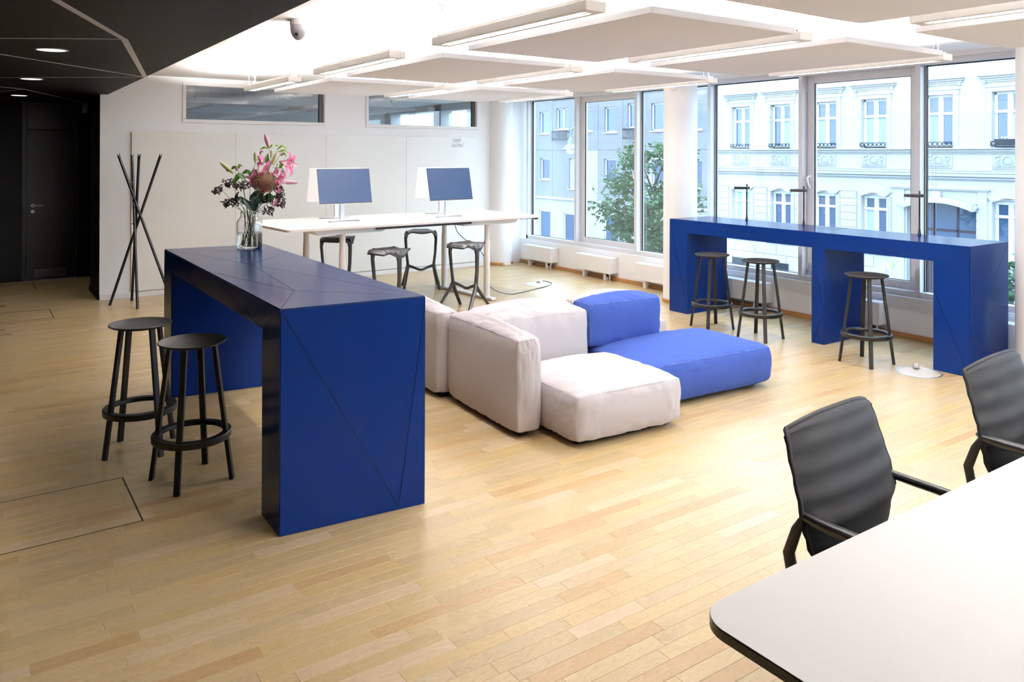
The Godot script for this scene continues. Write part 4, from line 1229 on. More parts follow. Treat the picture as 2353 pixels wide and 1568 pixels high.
# ---------------------------------------------------------------- small things
func make_board():
	var t := thing("whiteboard", "wall wide whiteboard of four tall panels with a scribbled note at the upper right", "whiteboard", V(4.1, 0, -10.545))
	var xs := [1.630, 2.869, 4.108, 5.354, 6.578]
	for i in 4:
		var mb := MB.new()
		mb.span(V(xs[i] + 0.001 - 4.1, 0.075, -0.014), V(xs[i + 1] - 0.001 - 4.1, 2.026, 0.012), 0.0015)
		obj("board_panel", mb, M.board, t)
	var font := SystemFont.new()
	font.font_names = PackedStringArray(["Droid Sans"])
	for q in [["Guest", 2.125, 1.985, 0.075], ["3u2SPvs2", 2.135, 1.900, 0.070]]:
		var tm := TextMesh.new()
		tm.font = font; tm.text = q[0]; tm.font_size = 32; tm.pixel_size = q[3] / 32.0; tm.depth = 0.0006
		var o := MeshInstance3D.new()
		o.mesh = tm; o.material_override = M.ink; o.name = "handwriting"
		t.add_child(o, true)
		o.position = V(q[1], q[2], 0.0122)
		o.transform.basis = Basis(V(0.72, 0.02, 0), V(0.16, 1, 0), Vector3.BACK)
	var mb2 := MB.new()
	mb2.tube([V(2.05, 1.945, 0.0125), V(2.12, 1.952, 0.0125), V(2.20, 1.948, 0.0125)], 0.0014, 6)
	obj("underline", mb2, M.ink, t)
	for x in [2.36, 2.43]:
		mb2 = MB.new()
		mb2.box(V(x, 2.024, 0.012), V(0.03, 0.006, 0.014), 0.002)
		obj("clip", mb2, M.alu, t)

func make_coat_stand():
	var c := V(1.62, 0, -10.02)
	var t := thing("coat_stand", "black coat stand of crossed slanting rods before the white wall", "coat stand", c)
	# foot and tip of each rod, relative to c
	for q in [[V(0.345, 0, 0.19), V(-0.20, 1.745, -0.06)], [V(-0.274, 0, -0.126), V(0.235, 1.745, 0.05)], [V(-0.044, 0, 0.274), V(-0.045, 1.745, -0.12)], [V(-0.012, 0, -0.31), V(-0.015, 1.745, 0.16)]]:
		var mb := MB.new()
		var d: Vector3 = (q[1] - q[0]).normalized()
		mb.tube([q[0], q[1] - d * 0.012], 0.0155, 14)
		var s := d.cross(Vector3.BACK).normalized()
		for e in [-1, 1]:
			mb.tube([q[1] - d * 0.013 + s * 0.0105 * e, q[1] + d * 0.010 + s * 0.0105 * e], 0.0048, 8)
		obj("rod", mb, M.stool_black, t)
	for q in [V(-0.055, 1.42, -0.02), V(-0.03, 1.15, 0.03), V(-0.045, 0.94, 0.02)]:
		var mb := MB.new()
		mb.tube([q, q + V(-0.022, 0.006, 0)], 0.006, 8)
		obj("peg", mb, M.stool_black, t)

func make_desk_lamps():
	var t := thing("desk_lamp", "", "desk lamp", Vector3.ZERO, 0, "flat headed table lamps on the window bar")
	var mb := MB.new()
	mb.lathe([Vector2(0, 0), Vector2(0.016, 0), Vector2(0.0155, 0.006), Vector2(0.012, 0.02), Vector2(0.0085, 0.05), Vector2(0.0075, 0.06), Vector2(0, 0.06)], 24)
	obj("base", mb, M.seat_black, t)
	mb = MB.new()
	mb.lathe([Vector2(0.0075, 0.055), Vector2(0.0068, 0.36), Vector2(0.0068, 0.372), Vector2(0.0085, 0.374), Vector2(0.0085, 0.398), Vector2(0.0075, 0.400), Vector2(0, 0.400)], 18)
	obj("pole", mb, M.seat_black, t)
	mb = MB.new()
	mb.lathe([Vector2(0, 0.371), Vector2(0.083, 0.371), Vector2(0.086, 0.369), Vector2(0.086, 0.348), Vector2(0.083, 0.346), Vector2(0.078, 0.350), Vector2(0, 0.350)], 48, V(-0.071, 0, -0.01), 30)
	obj("lamp_head", mb, M.seat_black, t)
	var at := [[-5.745, "left one, nearest the round column"], [-5.018, "middle one, before the window handle"], [-3.806, "right one, before the dark gateway"]]
	for i in 3:
		var lb: String = "flat headed black table lamp on the window bar, " + at[i][1]
		if i == 0:
			t.position = V(7.145, 1.0405, at[i][0]); t.set_meta("label", lb)
		else: dup(t, V(7.145, 1.0405, at[i][0]), 0, lb)

func make_ceiling_things():
	var t := thing("dome_camera", "white ball shaped security camera under the ceiling beside the black soffit", "camera", V(1.952, 2.727, -5.552), -0.35)
	var mb := MB.new()
	mb.lathe([Vector2(0, 0), Vector2(0.058, 0), Vector2(0.060, -0.004), Vector2(0.060, -0.040), Vector2(0.056, -0.044), Vector2(0.0, -0.044)], 36)
	obj("mount", mb, M.white_paint, t)
	mb = MB.new()
	mb.lathe([Vector2(0, -0.042), Vector2(0.056, -0.042), Vector2(0.058, -0.060), Vector2(0.057, -0.075), Vector2(0.052, -0.098), Vector2(0.042, -0.121), Vector2(0.027, -0.139), Vector2(0.010, -0.148), Vector2(0, -0.149)], 36, Vector3.ZERO, 50)
	obj("ball", mb, mat(Color(0.80, 0.79, 0.82), 0.35), t)
	var b := Basis(Vector3.UP, -0.25) * Basis(Vector3.RIGHT, deg_to_rad(122))
	mb = MB.new()
	mb.lathe([Vector2(0, 0.004), Vector2(0.007, 0.004), Vector2(0.009, 0.006), Vector2(0.012, 0.004), Vector2(0.013, 0.0), Vector2(0.013, -0.01)], 24, V(-0.012, -0.112, 0.045), 30, b)
	obj("lens", mb, M.bezel, t)
	mb = MB.new()
	mb.box(V(0.012, -0.036, 0.0585), V(0.005, 0.005, 0.004)); mb.tube([V(-0.052, -0.078, 0.02), V(-0.030, -0.068, 0.050), V(0.0, -0.082, 0.0565), V(0.022, -0.104, 0.047), V(0.046, -0.104, 0.018)], 0.0012, 6)
	obj("joint_line", mb, M.frame_grey, t)
	mb = MB.new()
	mb.box(V(-0.16, -0.006, -0.01), V(0.21, 0.012, 0.016), 0.002)
	obj("cable_duct", mb, M.ceiling, t)
	t = thing("wall_sensor", "small round white detector near the top of the round column", "sensor", V(7.053 - 0.189, 2.575, -6.658 + 0.068), -1.22)
	mb = MB.new()
	mb.lathe([Vector2(0, 0.022), Vector2(0.042, 0.022), Vector2(0.050, 0.014), Vector2(0.050, 0.0), Vector2(0.0, 0.0)], 32, Vector3.ZERO, 35, Basis(Vector3.RIGHT, PI / 2))
	obj("housing", mb, M.white_paint, t)

func make_floor_things():
	for q in [[6.37, -8.59, "round floor socket with a plug in it, on the floor behind the sofa", 0.186, 0.8], [6.357, -3.387, "round floor socket beside the nearest leg of the window bar", 0.172, 0.5]]:
		var t := thing("floor_socket", q[2], "floor socket", V(q[0], 0, q[1]), q[4], "round floor sockets")
		var mb := MB.new()
		var r: float = q[3]
		mb.lathe([Vector2(r, 0.0), Vector2(r, 0.003), Vector2(r - 0.003, 0.004), Vector2(r - 0.012, 0.004), Vector2(r - 0.014, 0.002), Vector2(r - 0.014, 0.0)], 56)
		obj("rim", mb, M.alu, t)
		mb = MB.new()
		mb.lathe([Vector2(0, 0.0025), Vector2(r - 0.018, 0.0025), Vector2(r - 0.018, 0.0)], 56)
		obj("lid", mb, mat(Color(0.78, 0.74, 0.68), 0.4), t)
		mb = MB.new()
		mb.box(V(r * 0.75, 0.018, -0.02), V(0.09, 0.03, 0.05), 0.012)
		obj("plug", mb, mat(Color(0.72, 0.70, 0.68), 0.5), t)
	var mb := MB.new()
	var cord := func(pts: Array, r: float) -> MB:
		var c := Curve3D.new()
		for i in pts.size():
			var d: Vector3 = (pts[mini(i + 1, pts.size() - 1)] - pts[maxi(i - 1, 0)]) * 0.2
			c.add_point(pts[i], -d, d)
		var o := MB.new()
		var l := []
		for i in 61: l.append(c.sample_baked(c.get_baked_length() * i / 60.0))
		o.tube(l, r, 8)
		return o
	tag(obj("power_cable", cord.call([V(4.93, 0.94, -8.42), V(4.96, 0.80, -8.38), V(5.08, 0.66, -8.25), V(5.20, 0.55, -8.18), V(5.225, 0.45, -8.12), V(5.20, 0.36, -8.10), V(5.26, 0.16, -8.15), V(5.48, 0.03, -8.17), V(5.62, 0.005, -8.15), V(5.81, 0.005, -8.185), V(6.19, 0.005, -8.324), V(6.42, 0.005, -8.42), V(6.57, 0.005, -8.56), V(6.58, 0.008, -8.68), V(6.52, 0.02, -8.70)], 0.0045), M.cable_black, null, "black cable looping from the white desk over the floor to a round socket"), "", "cable")
	tag(obj("power_cable", cord.call([V(7.09, 0.02, -10.33), V(7.16, 0.006, -10.28), V(7.24, 0.005, -10.36), V(7.34, 0.006, -10.32), V(7.425, 0.03, -10.30)], 0.004), M.cable_white, null, "white cable along the floor behind the corner radiator"), "", "cable")
	tag(obj("power_cable", cord.call([V(6.74, 0.005, -5.90), V(6.80, 0.005, -5.80), V(6.98, 0.005, -5.86), V(7.11, 0.005, -5.99), V(7.30, 0.005, -5.92), V(7.38, 0.005, -6.06), V(7.25, 0.005, -6.14), V(7.12, 0.005, -6.12)], 0.004), M.cable_white, null, "white cable curled on the floor behind the far bar stool"), "", "cable")
	tag(obj("power_cable", cord.call([V(6.62, 0.03, -3.30), V(6.60, 0.06, -3.36), V(6.64, 0.10, -3.385), V(6.72, 0.13, -3.39)], 0.004), mat(Color(0.12, 0.15, 0.30), 0.5), null, "short dark cable rising behind the nearest leg of the window bar"), "", "cable")
	var e := thing("power_strip", "white power strip on the floor at the foot of the corner column", "power strip", V(7.03, 0, -10.33), 0.2)
	mb = MB.new()
	mb.box(V(0, 0.022, 0), V(0.13, 0.044, 0.06), 0.006)
	obj("housing", mb, M.white_paint, e)
	mb = MB.new()
	mb.box(V(0.02, 0.05, 0), V(0.04, 0.016, 0.03), 0.004)
	obj("plug", mb, M.white_paint, e)
	e = thing("power_strip", "dark power strip on the floor behind the far bar stools", "power strip", V(7.30, 0, -5.72), 0.9)
	mb = MB.new()
	mb.box(V(0, 0.022, 0), V(0.22, 0.044, 0.06), 0.006)
	obj("housing", mb, M.frame_grey, e)
	e = thing("wall_socket", "small black socket low on the back wall behind the desk legs", "socket", V(6.86, 0.13, -10.558))
	mb = MB.new()
	mb.box(V(-0.10, 0, 0.018), V(0.03, 0.09, 0.03), 0.004)
	obj("housing", mb, M.cable_black, e)

func blade(mb: MB, pts: Array, width: float, up: Vector3, cup := 0.25, blunt := 0.6):   # a leaf or petal swept along pts
	var c := Curve3D.new()
	for i in pts.size():
		var d: Vector3 = (pts[mini(i + 1, pts.size() - 1)] - pts[maxi(i - 1, 0)]) * 0.22
		c.add_point(pts[i], -d, d)
	var total := c.get_baked_length()
	var f := func(u: float, v: float) -> Vector3:
		var p := c.sample_baked(u * total)
		var d := (c.sample_baked(minf(u + 0.03, 1.0) * total) - c.sample_baked(maxf(u - 0.03, 0.0) * total)).normalized()
		var s := d.cross(up).normalized()
		var nn := s.cross(d).normalized()
		var e := v * 2 - 1
		var w := width / 2 * pow(maxf(sin(PI * pow(clampf(u * 0.97 + 0.02, 0.0, 1.0), blunt)), 0.0), 0.8)
		return p + s * e * w + nn * (e * e * w * cup)
	mb.grid(f, 12, 4, 80.0)

func make_flowers():
	var at := V(1.745, 1.0457, -6.02)
	var turn := -0.283
	var t := thing("vase", "clear glass bottle vase half filled with water on the blue table", "vase", at, turn)
	var mb := MB.new()
	var outer := [Vector2(0, 0), Vector2(0.080, 0), Vector2(0.090, 0.006), Vector2(0.0925, 0.018), Vector2(0.0925, 0.195), Vector2(0.088, 0.212), Vector2(0.070, 0.234), Vector2(0.064, 0.246), Vector2(0.0635, 0.268), Vector2(0.066, 0.276), Vector2(0.0655, 0.280)]
	var inner := [Vector2(0.0625, 0.280), Vector2(0.0600, 0.274), Vector2(0.0600, 0.247), Vector2(0.066, 0.233), Vector2(0.0845, 0.210), Vector2(0.0885, 0.194), Vector2(0.0885, 0.020), Vector2(0.085, 0.012), Vector2(0, 0.010)]
	mb.lathe(outer + inner, 64, Vector3.ZERO, 60)
	obj("glass_body", mb, M.clear_glass, t)
	mb = MB.new()
	mb.lathe([Vector2(0, 0.0095), Vector2(0.0853, 0.0115), Vector2(0.0889, 0.020), Vector2(0.0889, 0.117), Vector2(0, 0.117)], 64, Vector3.ZERO, 40)
	obj("water", mb, M.water, t)
	var k := 0.00329
	var L := func(x: float, y: float, z := 0.0): return V(x * k, y * k, z)      # x right, y up from the vase foot, in 3.29 mm units
	rng.seed = 77
	var stalk := func(p: Node3D, tip: Vector3, foot: Vector3, r := 0.0028):
		var m := MB.new()
		var neck := V(clampf(tip.x * 0.25, -0.042, 0.042), 0.27, clampf(tip.z * 0.3, -0.03, 0.03))
		var c := Curve3D.new()
		c.add_point(foot, Vector3.ZERO, (neck - foot) * 0.4); c.add_point(neck, (foot - neck) * 0.2, (tip - neck) * 0.25); c.add_point(tip, (neck - tip) * 0.3)
		var l := []
		for i in 15: l.append(c.sample_baked(c.get_baked_length() * i / 14.0))
		m.tube(l, r, 8)
		obj("stalk", m, M.stem, p)
	var twig := func(p: Node3D, a: Vector3, b: Vector3, r := 0.0016, m: Material = M.stem):
		var o := MB.new()
		o.tube([a, a.lerp(b, 0.5) + V(0.003, -0.003, 0.002), b], [r, r, r * 0.8], 6)
		obj("twig", o, m, p)
	var bud := func(p: Node3D, a: Vector3, b: Vector3, r: float, m: Material):
		var o := MB.new()
		var pts := []
		var rad := []
		for i in 11:
			var u := i / 10.0
			pts.append(a.lerp(b, u)); rad.append(maxf(r * pow(sin(PI * (0.10 + 0.87 * u)), 0.7), r * 0.12))
		o.tube(pts, rad, 12)
		obj("bud", o, m, p)
	var leaf := func(p: Node3D, pts: Array, w: float, m: Material, up := Vector3.BACK):
		var o := MB.new()
		blade(o, pts, w, up, 0.3, 0.75)
		obj("leaf", o, m, p)
	var lily := func(p: Node3D, c: Vector3, d: Vector3, size: float, roll: float):
		d = d.normalized()
		var s := d.cross(Vector3.UP).normalized()
		var u := s.cross(d).normalized()
		for i in 6:
			var a := TAU * i / 6.0 + roll
			var e := s * cos(a) + u * sin(a)
			var o := MB.new()
			var len_i := size * rng.randf_range(0.9, 1.08)
			blade(o, [c, c + (d * 0.42 + e * 0.12) * len_i, c + (d * 0.74 + e * 0.36) * len_i, c + (d * 0.80 + e * 0.66) * len_i, c + (d * 0.66 + e * 0.88) * len_i], size * (0.36 if i % 2 == 0 else 0.27), d, 0.35, 1.15)
			obj("petal", o, M.petal if i % 3 else M.petal_pale, p)
		for i in 5:
			var a := TAU * i / 5.0
			var e := s * cos(a) + u * sin(a)
			var o := MB.new()
			o.tube([c + d * size * 0.2, c + (d * 0.62 + e * 0.12) * size, c + (d * 0.88 + e * 0.24) * size], 0.0011, 6)
			obj("filament", o, M.petal_pale, p)
			o = MB.new()
			var q := c + (d * 0.89 + e * 0.25) * size
			o.tube([q - u * 0.007, q, q + u * 0.007], [0.001, 0.0028, 0.001], 8)
			obj("anther", o, M.anther, p)
	var g := "cut flowers in the glass vase"
	var stem := func(label: String, called := "lily", cat := "flower") -> Node3D: return thing(called, label, cat, at, turn, g)
	# tall lily stem: topmost bud, green buds and thin leaves
	var f: Node3D = stem.call("tall lily stem with the topmost pink bud and thin green leaves")
	stalk.call(f, L.call(48, 200), V(-0.012, 0.016, 0.01))
	twig.call(f, L.call(48, 200), L.call(42, 232)); twig.call(f, L.call(47, 190), L.call(57, 215))
	bud.call(f, L.call(42, 231), L.call(33, 263), 0.0155, M.bud_pink)
	bud.call(f, L.call(47, 208), L.call(48, 227), 0.0095, M.bud_green)
	bud.call(f, L.call(50, 192, 0.01), L.call(58, 219, 0.012), 0.0135, M.bud_green)
	twig.call(f, L.call(57, 215), L.call(61, 230)); twig.call(f, L.call(52, 190), L.call(68, 218))
	bud.call(f, L.call(66, 216, -0.02), L.call(79, 219, -0.02), 0.0115, M.petal_pale)
	for q in [[[41, 228], [32, 232], [22, 227]], [[43, 230], [49, 238], [56, 237]], [[61, 228], [71, 236], [83, 226]], [[63, 221], [76, 226], [86, 217]], [[56, 236], [60, 236], [62, 233]], [[68, 212], [76, 219], [80, 210]]]:
		leaf.call(f, [L.call(q[0][0], q[0][1]), L.call(q[1][0], q[1][1], 0.012), L.call(q[2][0], q[2][1], 0.0)], 0.016, M.leaf_light, V(0, 0.5, 1))
	leaf.call(f, [L.call(41, 192, 0.015), L.call(37, 206, 0.02), L.call(40, 219, 0.012)], 0.034, M.leaf, Vector3.BACK)
	leaf.call(f, [L.call(66, 184), L.call(71, 195, 0.01), L.call(64, 200)], 0.026, M.leaf_light, Vector3.BACK); leaf.call(f, [L.call(52, 184), L.call(70, 184, 0.01), L.call(82, 162)], 0.018, M.leaf, V(0, 1, 0.4))
	# left open lily
	f = stem.call("pink lily open towards the left, with a green bud before it")
	stalk.call(f, L.call(45, 198, -0.03), V(0.02, 0.016, -0.02))
	lily.call(f, L.call(48, 200, -0.01), V(-1.0, 0.10, 0.15), 0.115, 0.35)
	twig.call(f, L.call(6, 182, 0.03), L.call(13, 197, 0.04))
	bud.call(f, L.call(13, 196, 0.04), L.call(11, 222, 0.04), 0.0125, M.bud_green)
	leaf.call(f, [L.call(2, 170, 0.02), L.call(12, 180, 0.03), L.call(17, 165, 0.03)], 0.028, M.leaf, Vector3.BACK)
	# right open lily
	f = stem.call("large pink lily open at the right of the bunch")
	stalk.call(f, L.call(62, 195, 0.0), V(0.035, 0.016, 0.015))
	lily.call(f, L.call(64, 200, 0.0), V(0.86, -0.20, 0.55), 0.125, 0.1)
	leaf.call(f, [L.call(48, 186), L.call(60, 182, 0.01), L.call(72, 182)], 0.014, M.leaf, V(0, 1, 0.3)); leaf.call(f, [L.call(62, 180), L.call(72, 176, 0.01), L.call(80, 163)], 0.018, M.leaf_dark, V(0, 1, 0.5))
	# low right lily with a long closing bud
	f = stem.call("small pink lily low at the right with a long pointed bud")
	stalk.call(f, L.call(58, 150, 0.02), V(0.03, 0.016, 0.03))
	lily.call(f, L.call(57, 160, 0.01), V(0.55, 0.0, 0.8), 0.075, 0.6)
	bud.call(f, L.call(70, 152, 0.02), L.call(107, 150, 0.03), 0.0155, M.petal_pale)
	leaf.call(f, [L.call(56, 168), L.call(60, 178, 0.02), L.call(58, 186, 0.03)], 0.030, M.petal, Vector3.BACK)
	# lily behind the sedum
	f = stem.call("pink lily half hidden behind the rusty flower ball")
	stalk.call(f, L.call(14, 150, -0.02), V(-0.03, 0.016, -0.01))
	lily.call(f, L.call(22, 165, -0.03), V(-0.2, -0.2, 0.9), 0.10, 0.2)
	for q in [[[2, 148], [8, 168], [6, 176]], [[18, 150], [22, 166], [33, 178]], [[28, 172], [38, 190], [44, 203]]]:
		leaf.call(f, [L.call(q[0][0], q[0][1], 0.03), L.call(q[1][0], q[1][1], 0.045), L.call(q[2][0], q[2][1], 0.03)], 0.032, M.petal, Vector3.BACK)
	bud.call(f, L.call(4, 150, 0.03), L.call(16, 136, 0.05), 0.016, M.bud_pink)
	# left lily bud
	f = stem.call("leaning pale green lily bud at the upper left")
	stalk.call(f, L.call(-18, 165, 0.0), V(0.03, 0.016, -0.03))
	twig.call(f, L.call(-18, 165), L.call(-38, 177)); bud.call(f, L.call(-38, 176), L.call(-64, 198), 0.0165, M.bud_green)
	twig.call(f, L.call(-20, 163), L.call(-26, 180)); bud.call(f, L.call(-26, 178), L.call(-31, 189), 0.011, M.bud_pink)
	leaf.call(f, [L.call(-40, 182), L.call(-32, 188, 0.01), L.call(-26, 178)], 0.022, M.leaf, Vector3.BACK); leaf.call(f, [L.call(-26, 182), L.call(-22, 192, 0.01), L.call(-16, 188)], 0.020, M.leaf_light, Vector3.BACK)
	leaf.call(f, [L.call(-52, 180), L.call(-42, 178, 0.01), L.call(-36, 170)], 0.020, M.leaf_light, Vector3.BACK); leaf.call(f, [L.call(-16, 172), L.call(-4, 178, 0.01), L.call(2, 164)], 0.030, M.leaf, V(0, 0.5, 1))
	leaf.call(f, [L.call(-8, 160), L.call(-24, 168, 0.02), L.call(-36, 146)], 0.042, M.leaf, V(0, 0.6, 1)); leaf.call(f, [L.call(-4, 160, 0.02), L.call(8, 163, 0.04), L.call(20, 153, 0.05)], 0.030, M.leaf, V(0, 0.8, 0.6))
	# sedum ball
	f = stem.call("big rusty pink and green flower ball in the middle of the bunch", "sedum")
	stalk.call(f, L.call(32, 130, 0.01), V(0.0, 0.016, 0.03), 0.0042)
	var ball := MB.new()
	var bc: Vector3 = L.call(34, 152, 0.03)
	for i in 900:
		var y := 1.0 - 2.0 * (i + 0.5) / 900.0
		var a := i * 2.39996
		var nn := V(cos(a) * sqrt(1 - y * y), y, sin(a) * sqrt(1 - y * y))
		var r := rng.randf_range(0.078, 0.094)
		var c := bc + V(nn.x * r * 1.05, nn.y * r * 0.88, nn.z * r)
		var h := rng.randf()
		ball.tint = Color(0.30, 0.06, 0.055) if h < 0.45 else Color(0.50, 0.13, 0.13) if h < 0.68 else Color(0.20, 0.23, 0.05) if h < 0.90 else Color(0.55, 0.45, 0.20)
		var s := nn.cross(V(0.3, 0.9, 0.2)).normalized()
		var w := nn.cross(s)
		var z := rng.randf_range(0.004, 0.0068)
		for j in 3:
			var a2 := TAU * j / 3.0 + h * 6.0
			var e := s * cos(a2) + w * sin(a2)
			var e2 := s * cos(a2 + 1.0) + w * sin(a2 + 1.0)
			ball.tri(c - nn * 0.004, c + e * z + nn * 0.004, c + e2 * z + nn * 0.002)
	var core := MB.new()
	core.tint = Color(0.16, 0.10, 0.05)
	core.lathe([Vector2(0, -0.068), Vector2(0.045, -0.055), Vector2(0.075, -0.02), Vector2(0.080, 0.0), Vector2(0.075, 0.02), Vector2(0.045, 0.055), Vector2(0, 0.066)], 24, bc, 70)
	ball.add(core)
	obj("florets", ball, M.floret, f, "", "stuff")
	# dark sprigs
	var sp := [[-68, 137, "dark purple sprig sticking out at the far left"], [-46, 150, "dark purple sprig at the left above the lowest leaf"], [-24, 143, "dark purple sprig left of centre under the green leaves"], [-50, 106, "dark purple sprig hanging low at the left"], [-30, 108, "dark purple sprig low at the left nearer the vase"], [-8, 146, "dark purple sprig under the pale lilac bud"], [66, 120, "dark purple sprig at the right below the flower ball"], [66, 103, "dark purple sprig low at the right"], [42, 86, "dark purple sprig hanging lowest over the desk corner"], [30, 112, "dark purple sprig beneath the flower ball"], [62, 140, "dark purple sprig just right of the flower ball"]]
	for q in sp:
		f = stem.call(q[2], "berry_sprig", "sprig")
		var c: Vector3 = L.call(q[0], q[1], rng.randf_range(-0.02, 0.05))
		stalk.call(f, c + V(-signf(q[0]) * 0.03, -0.012, 0), V(rng.randf_range(-0.05, 0.05), 0.016, rng.randf_range(-0.04, 0.04)), 0.0019)
		var m := MB.new()
		m.tube([c + V(-signf(q[0]) * 0.03, -0.012, 0), c], 0.0014, 6)
		for i in 46:
			var d := V(rng.randf_range(-1, 1), rng.randf_range(-1.1, 0.8), rng.randf_range(-1, 1)).normalized()
			var p0 := c + V(rng.randf_range(-1, 1), rng.randf_range(-0.8, 0.8), rng.randf_range(-1, 1)) * 0.032
			var p1 := p0 + d * rng.randf_range(0.018, 0.030)
			m.tube([p0, p0.lerp(p1, 0.55), p1], [0.0024, 0.0058, 0.0014], 6)
		obj("dark_buds", m, M.sprig, f)
	# leafy greens at the neck
	f = stem.call("dark green broad leaves spreading above the neck of the vase", "leafy_branch", "greenery")
	stalk.call(f, L.call(2, 110, 0.02), V(0.01, 0.016, 0.04))
	for q in [[[8, 88], [-6, 106], [-14, 116], 0.050], [[8, 86], [14, 108], [26, 130], 0.046], [[20, 108], [24, 124], [22, 134], 0.040], [[26, 104], [44, 118], [46, 104], 0.042], [[-4, 100], [-20, 116], [-32, 114], 0.040], [[0, 112], [14, 128], [34, 132], 0.036], [[-30, 110], [-28, 124], [-22, 132], 0.024], [[34, 112], [42, 124], [50, 118], 0.036], [[12, 92], [8, 112], [18, 124], 0.044]]:
		leaf.call(f, [L.call(q[0][0], q[0][1], 0.03), L.call(q[1][0], q[1][1], 0.055), L.call(q[2][0], q[2][1], 0.05)], q[3], M.leaf_dark, V(0, 0.3, 1))
	leaf.call(f, [L.call(38, 124, 0.06), L.call(50, 120, 0.075), L.call(49, 100, 0.06)], 0.022, M.leaf, Vector3.BACK)
	leaf.call(f, [L.call(42, 104, 0.03), L.call(52, 98, 0.04), L.call(60, 92, 0.03)], 0.018, M.leaf_light, V(0, 1, 0.4))
	for q in [[[54, 96], [56, 106], [62, 116]], [[60, 128], [66, 134], [62, 140]], [[14, 140], [20, 148], [26, 140]]]:
		leaf.call(f, [L.call(q[0][0], q[0][1], 0.06), L.call(q[1][0], q[1][1], 0.07), L.call(q[2][0], q[2][1], 0.06)], 0.026, M.petal, Vector3.BACK)

# ---------------------------------------------------------------- the street outside, one storey below
const FX := 28.0                             # facade line across the street

func arc_top(z0: float, z1: float, y: float, rise: float, n := 12) -> Array:
	var l := []
	for i in n + 1:
		var s := float(i) / n
		l.append(Vector2(lerpf(z0, z1, s), y + rise * (1.0 - pow(2.0 * s - 1.0, 2.0))))
	return l

func casement(parent: Node3D, name_: String, z: float, y0: float, w: float, h: float, transom: float, panes: Array, rise := 0.0):
	# white timber window: outer frame, mullion, transom, panes; sits 0.16 m back in the wall
	var x := FX + 0.16
	var mb := MB.new()
	var a := z - w / 2
	var b := z + w / 2
	var f := 0.075
	mb.span(V(x, y0, a), V(x + 0.07, y0 + h, a + f), 0.006); mb.span(V(x, y0, b - f), V(x + 0.07, y0 + h, b), 0.006)
	mb.span(V(x, y0, a), V(x + 0.07, y0 + f, b), 0.006); mb.span(V(x, y0 + h - f, a), V(x + 0.07, y0 + h + 0.02, b), 0.006)
	mb.span(V(x - 0.02, y0, z - 0.07), V(x + 0.07, y0 + h, z + 0.07), 0.008)
	mb.span(V(x - 0.04, transom - 0.05, a), V(x + 0.07, transom + 0.05, b), 0.01); mb.span(V(x - 0.06, transom + 0.01, a), V(x, transom + 0.05, b), 0.006)
	if rise > 0:
		var poly := PackedVector2Array([Vector2(-b, y0 + h - f), Vector2(-a, y0 + h - f)])
		for p in arc_top(-a, -b, y0 + h, rise): poly.append(p)
		mb.ext(poly, V(x + 0.0, 0, 0), Vector3.FORWARD, Vector3.UP, -0.06)
	var o := obj(name_, mb, M.window_white, parent)
	var i := 0
	for zz in [[a + f, z - 0.07], [z + 0.07, b - f]]:
		for yy in [[y0 + f, transom - 0.05], [transom + 0.05, y0 + h - f]]:
			var p := MB.new()
			p.span(V(x + 0.03, yy[0] - 0.01, zz[0] - 0.01), V(x + 0.04, yy[1] + 0.01, zz[1] + 0.01))
			obj("pane", p, M.curtain if panes[i] == 1 else M.far_glass, o)
			var br := MB.new()
			br.span(V(x + 0.012, yy[0], zz[0]), V(x + 0.032, yy[1], zz[0] + 0.022)); br.span(V(x + 0.012, yy[0], zz[1] - 0.022), V(x + 0.032, yy[1], zz[1]))
			mb = br
			obj("glazing_bar", br, M.window_white, o)
			i += 1

func rail(parent: Node3D, z0: float, z1: float, y0: float, y1: float):
	var mb := MB.new()
	var x := FX - 0.10
	mb.span(V(x, y1 - 0.015, z0), V(x + 0.02, y1, z1)); mb.span(V(x, y0, z0), V(x + 0.02, y0 + 0.015, z1))
	var h := y1 - y0
	var n := int((z1 - z0) / h)
	for i in n:
		var c := V(x + 0.01, (y0 + y1) / 2, z0 + (z1 - z0) * (i + 0.5) / n)
		var ring := []
		for j in 14: ring.append(c + V(0, cos(TAU * j / 14) * h * 0.38, sin(TAU * j / 14) * h * 0.38))
		mb.tube(ring, 0.011, 5, true)
	for i in n + 1: mb.span(V(x, y0, z0 + (z1 - z0) * i / n - 0.008), V(x + 0.016, y1, z0 + (z1 - z0) * i / n + 0.008))
	for e in [z0, z1]: mb.span(V(x, y0 + 0.02, e - 0.01), V(FX + 0.05, y0 + 0.04, e + 0.01))
	obj("window_guard", mb, M.iron, parent)

